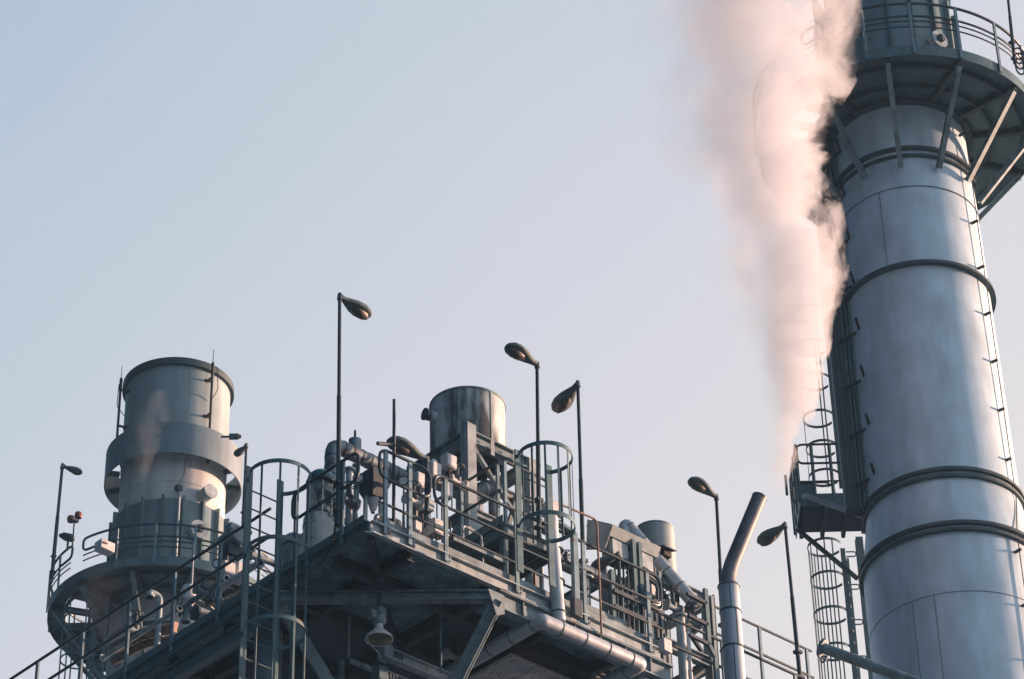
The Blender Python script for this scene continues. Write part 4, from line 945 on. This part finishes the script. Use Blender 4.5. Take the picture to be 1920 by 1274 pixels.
mb = MB(); qbox(W+.0, W+.35, .3, 1.0, -.3, 1.5, mb); part('stack_bracket', mb, 'dark', t, smooth=False)
mb = MB(); mb.box((0, 0, 0), (0.01, .01, .01)); mb.b.free()
# ladder above the rest platform
def ladder2(label, pxb, pyb, pxt, pyt, d, cage_z, rad_=.42, top=None, grp='ladders by the right stack', nb=5, hoop_span=(-1, 1), side=-1):
    b = SP(pxb, pyb, d); zt = SP(pxt, pyt, d).z
    t = thing('cage_ladder', label, 'ladder', b, grp)
    u = RT; o = -RT*1.0
    s = [b-HD*.2, b+HD*.22+RT*.12]
    for q in s: part('stringer', MB().beam(q, V((q.x, q.y, zt)), .10, .05, HD), 'teal', t)
    z = .1
    while b.z+z < zt: part('rung', MB().tube([s[0]+Z1*z, s[1]+Z1*z], .014, 6), 'teal', t); z += .3
    cc = b-RT*rad_*.95
    for hz in cage_z:
        part('hoop', MB().loft([[p_-Z1*.03-dd*.006, p_-Z1*.03+dd*.006, p_+Z1*.03+dd*.006, p_+Z1*.03-dd*.006] for dd, p_ in [((-RT*cos(a)+HD*sin(a)), cc+(-RT*cos(a)+HD*sin(a))*rad_+Z1*(hz-b.z)) for a in [rad(-150+300*i/24) for i in range(25)]]]), 'teal', t)
    for k in range(nb):
        a = rad(-110+220*k/(nb-1)); dd = -RT*cos(a)+HD*sin(a); p_ = cc+dd*(rad_-.01)
        part('cage_bar', MB().beam(V((p_.x, p_.y, min(cage_z)-.05)), V((p_.x, p_.y, max(cage_z)+.02)), .03, .012, dd), 'teal', t)
    for hz in cage_z:
        q = s[1]+Z1*(hz-b.z); part('stand_off', MB().tube(bend([q, q+RT*.22, q+RT*.22-Z1*.12, q-Z1*.12], .07), .016, 6), 'teal', t)
    return t
zz = lambda py, d=63: SP(1560, py, d).z
ladder2('caged ladder climbing from the rest platform up the right stack into the steam', 1577, 925, 1545, 300, 63.2, [zz(p) for p in (870, 790, 705, 600, 500, 400)], rad_=.34, nb=3)
ladder2('caged ladder hanging below the rest platform, left of the right stack', 1604, 1300, 1577, 925, 62.6, [zz(p) for p in (930, 1020, 1115, 1212, 1310)], rad_=.38, nb=9)
# thick post between ladder and stack
a = SP(1610, 1010, 63.8)
solo('support_post', MB().ibeam(V((a.x, a.y, 8)), a, .16, .16, HD), 'teal', 'dark upright post between the lower caged ladder and the right stack', 'post', V((a.x, a.y, 8)), smooth=False)
# foreground pipe bottom right
a, b = RD(1545, 1216, 45), RD(1760, 1296, 44)
t = thing('flanged_pipe', 'thick grey pipe end with a round flange at the bottom right', 'pipe', a)
part('pipe_shell', MB().cyl(a, b, .085, seg=24), 'galvd', t); d = (b-a).normalized()
part('flange', MB().cyl(a-d*.05, a, .15, seg=28), 'galvd', t)
part('lug', MB().tube([a-d*.03-Z1*.2+V((0, cos(k*pi/6)*.05, sin(k*pi/6)*.05)) for k in range(12)], .018, 6, closed=True), 'galvd', t)
q = a+d*1.35; part('branch', MB().cyl(q, q+V((.1, 0, -.4)), .06, seg=16), 'galvd', t)
# ladder cage under the left gallery
b = RD(148, 1190, 74)
t = thing('cage_ladder', 'far caged ladder under the gallery at the left edge of the far stack', 'ladder', b-Z1*3, 'ladders by the far stack')
for x in (0, .30): part('stringer', MB().beam(b+RT*(x+.35)-Z1*3.5, b+RT*(x+.35)+Z1*1.1, .08, .05, HD), 'teal', t)
for k in range(10): part('rung', MB().tube([b+RT*.35+Z1*(k*.32-2.2), b+RT*.65+Z1*(k*.32-2.2)], .016, 6), 'teal', t)
for k in range(6):
    a = rad(-60+60*k); part('cage_bar', MB().beam(b+V((0, 0, -3.5))+(RT*cos(a)+HD*sin(a))*.42, b+V((0, 0, .95))+(RT*cos(a)+HD*sin(a))*.42, .035, .02, HD), 'teal', t)
for z in (-2.2, -.75, .4): part('hoop', MB().tube([b+Z1*z+(RT*cos(a)+HD*sin(a))*.42 for a in [2*pi*i/24 for i in range(24)]], .022, 6, closed=True), 'teal', t)
# small twin beacon and spotlight on the left gallery
c = RD(140, 970, 73.5)
t = thing('beacon', 'pair of small dark red round lamps on a rod at the far gallery', 'light', c-Z1*.9)
for s_ in (-.09, .09): part('lamp_bulb', MB().lathe([(0, -.11), (.085, -.08), (.10, 0), (.08, .07), (0, .11)], c+RT*s_+Z1*(s_*.6), 18), 'red', t)
part('rod', MB().tube([c-Z1*.08, c-Z1*.9], .02, 6), 'dark', t); part('base', MB().cbox(c-Z1*.1, .2, .12, .05), 'dark', t)
c = RD(128, 1008, 73.5)
t = thing('spotlight', 'dark spotlight tilted left below the twin round lamps on the far gallery', 'light', c)
part('housing', MB().loft([[c+RT*x*1.0+Z1*(x*-.25+z) + HD*y for y, z in ((-.1*s, -.07*s), (.1*s, -.07*s), (.1*s, .07*s), (-.1*s, .07*s))] for x, s in ((-.24, .35), (-.1, 1.0), (.1, 1.0), (.16, .5))]), 'dark', t, bevel=.01)
part('bracket', MB().beam(c, c-Z1*.35, .05, .04, HD), 'dark', t)
c = RD(196, 1027, 73)
t = thing('junction_box', 'pale box with writing-like marks behind the far gallery railing', 'box', c, 'junction boxes behind the railings')
t['label'] = 'pale box behind the far gallery railing, left of the ribbed drum'
part('case', MB().cbox(c, .42, .3, .26), 'white', t, bevel=.02); part('clip', MB().cbox(c-V((.1, .17, -.02)), .12, .03, .04), 'rustpipe', t)
# small antenna on right gallery, grating etc.
c = RD(1910, 105, 62.4)
t = thing('cable_coil', 'dark looped cables at the right end of the right stack gallery', 'cable', c)
for k in range(3): part('loop', MB().tube([c+V((0, 0, -.15*k))+RT*cos(a)*.10+Z1*sin(a)*.22 for a in [2*pi*i/16 for i in range(16)]], .02, 6, closed=True), 'dark', t)

# ------------------------------------------------------------------ steam
def steam(name, label, base_px, d, height, prof, dens, scale, seed, soft=1.0, step=None, color=(1, .995, .99), flat=.8, thr=(.0, .2), amp=1.0, asy=.35, fade_to=.12):
    """prof: list of (z fraction, centre x, radius). Object space: x to the right of the photo, y away, z up."""
    base = RD(*base_px, d)
    mb = MB(); rings = []
    for f, cx, r in prof:
        rings.append([V((cx+cos(a)*r*1.3, sin(a)*r*flat*1.3, f*height)) for a in [2*pi*i/20 for i in range(20)]])
    mb.loft(rings); bmesh.ops.recalc_face_normals(mb.b, faces=mb.b.faces)
    me = bpy.data.meshes.new(name); mb.b.to_mesh(me); mb.b.free()
    o = bpy.data.objects.new(name, me); COL.objects.link(o)
    o.matrix_world = Matrix(((RT.x, HD.x, 0, base.x), (RT.y, HD.y, 0, base.y), (0, 0, 1, base.z), (0, 0, 0, 1)))
    o['label'] = label; o['category'] = 'steam'; o['kind'] = 'stuff'
    m = bpy.data.materials.new(name+'_volume'); m.use_nodes = True; T = m.node_tree; T.nodes.clear(); n = T.nodes.new; k = T.links.new
    def math_(op, a, b=None, c=None, clamp=False):
        q = n('ShaderNodeMath'); q.operation = op; q.use_clamp = clamp
        for i, x in enumerate((a, b, c)):
            if x is None: continue
            if hasattr(x, 'is_output'): k(x, q.inputs[i])
            else: q.inputs[i].default_value = x
        return q.outputs[0]
    tc_ = n('ShaderNodeTexCoord'); sp = n('ShaderNodeSeparateXYZ'); k(tc_.outputs['Object'], sp.inputs[0])
    zf_ = math_('DIVIDE', sp.outputs[2], height, clamp=True)
    lo, hi = min(p[1] for p in prof)-.01, max(p[1] for p in prof)+.01
    rm = max(p[2] for p in prof)
    def curve(vals):
        q = n('ShaderNodeFloatCurve'); c = q.mapping.curves[0]; pts = vals
        c.points[0].location = pts[0]; c.points[1].location = pts[-1]
        for p in pts[1:-1]: c.points.new(*p)
        q.mapping.update(); k(zf_, q.inputs['Value']); return q.outputs[0]
    cx = math_('MULTIPLY_ADD', curve([(p[0], (p[1]-lo)/(hi-lo)) for p in prof]), hi-lo, lo)
    rr = math_('MULTIPLY', curve([(p[0], p[2]/rm) for p in prof]), rm)
    dx = math_('DIVIDE', math_('SUBTRACT', sp.outputs[0], cx), rr)
    dy = math_('DIVIDE', sp.outputs[1], math_('MULTIPLY', rr, flat))
    rho = math_('SQRT', math_('ADD', math_('MULTIPLY', dx, dx), math_('MULTIPLY', dy, dy)))
    nz = n('ShaderNodeTexNoise'); nz.inputs['Scale'].default_value = scale; nz.inputs['Detail'].default_value = 8; nz.inputs['Roughness'].default_value = .66; nz.inputs['Distortion'].default_value = .5
    mp = n('ShaderNodeMapping'); mp.inputs['Location'].default_value = (seed, seed*.7, seed*.3); mp.inputs['Scale'].default_value = (1, 1, .8); k(tc_.outputs['Object'], mp.inputs[0]); k(mp.outputs[0], nz.inputs['Vector'])
    # softness grows to the left (negative dx)
    e = math_('ADD', math_('SUBTRACT', 1.0, rho), math_('MULTIPLY', math_('SUBTRACT', nz.outputs['Fac'], .5), 2.4*amp))
    left = n('ShaderNodeMapRange'); k(dx, left.inputs['Value']); left.inputs['From Min'].default_value = -.9; left.inputs['From Max'].default_value = .45; left.inputs['To Min'].default_value = 1.0*soft; left.inputs['To Max'].default_value = .10
    den = n('ShaderNodeMapRange'); k(e, den.inputs['Value']); den.inputs['From Min'].default_value = thr[0]; k(math_('ADD', left.outputs[0], thr[0]), den.inputs['From Max'])
    dd = n('ShaderNodeMapRange'); k(dx, dd.inputs['Value']); dd.inputs['From Min'].default_value = -.9; dd.inputs['From Max'].default_value = .3; dd.inputs['To Min'].default_value = asy; dd.inputs['To Max'].default_value = 1
    fade = n('ShaderNodeMapRange'); k(zf_, fade.inputs['Value']); fade.inputs['From Min'].default_value = 0; fade.inputs['From Max'].default_value = fade_to
    de = math_('MULTIPLY', math_('MULTIPLY', den.outputs[0], dd.outputs[0]), math_('DIVIDE', math_('MULTIPLY_ADD', fade.outputs[0], .93*dens, .07*dens), rr))
    v = n('ShaderNodeVolumePrincipled'); v.inputs['Color'].default_value = (*color, 1); v.inputs['Anisotropy'].default_value = .0; k(de, v.inputs['Density'])
    ou = n('ShaderNodeOutputMaterial'); k(v.outputs[0], ou.inputs['Volume'])
    me.materials.append(m)
    return o
pxm = 58/FPX
def prof_px(lst, base_px, d):
    base = RD(*base_px, d); o = []; zs = []
    for py, cx, r in lst:
        q = ray(cx, py); P = EYE+q*((base-EYE).dot(HD)/q.dot(HD)); zs.append((P.z-base.z, (P-base).dot(RT), r*(P-EYE).dot(FW)/FPX))
    H = zs[-1][0]; return H, [(z/H, x, r) for z, x, r in zs]
bp = (1460, 935)
H, pr = prof_px([(935, 1455, 26), (880, 1458, 34), (820, 1462, 42), (760, 1466, 54), (690, 1468, 66), (620, 1464, 78), (560, 1464, 102), (500, 1456, 108), (400, 1430, 118), (300, 1408, 132), (200, 1388, 148), (120, 1390, 180), (30, 1378, 186), (-60, 1368, 192)], bp, 50)
steam('steam_plume', 'large pinkish white steam plume rising in front of the right chimney stack', bp, 50, H, pr, 1.6, .9, 3.1, soft=1.5, thr=(.0, .2), amp=1.5, color=(.90, .945, 1.0), fade_to=.30, asy=.32)
bp = (262, 905)
H, pr = prof_px([(905, 262, 10), (860, 266, 26), (810, 272, 34), (770, 290, 30), (735, 292, 16)], bp, 72)
steam('steam_wisp', 'faint steam wisp in front of the far stack collar', bp, 72, H, pr, .06, 2.6, 8.2, soft=1.4, thr=(.1, .2), amp=1.5, asy=.6, color=(.80, .93, 1.0))
bp = (200, 1225)
H, pr = prof_px([(1225, 205, 20), (1180, 200, 40), (1130, 170, 36), (1090, 175, 46), (1050, 180, 14)], bp, 71)
steam('steam_wisp', 'faint steam wisp drifting under the far gallery', bp, 71, H, pr, .018, 2.2, 5.5, soft=1.4, thr=(.1, .2), amp=1.5, asy=.6, color=(.80, .93, 1.0))

# ------------------------------------------------------------------ thin blue air volume added to lift the shadows
hz = part('shadow_lift_haze', MB().box((-40, -40, -1), (95, 95, 60)), 'ground', smooth=False); hz['kind'] = 'stuff'
hm = bpy.data.materials.new('shadow_lift_volume'); hm.use_nodes = True; ht = hm.node_tree; ht.nodes.clear()
hv = ht.nodes.new('ShaderNodeVolumePrincipled'); hv.inputs['Color'].default_value = (.36, .68, 1, 1); hv.inputs['Density'].default_value = .00055
ho = ht.nodes.new('ShaderNodeOutputMaterial'); ht.links.new(hv.outputs[0], ho.inputs['Volume']); hz.data.materials.clear(); hz.data.materials.append(hm)
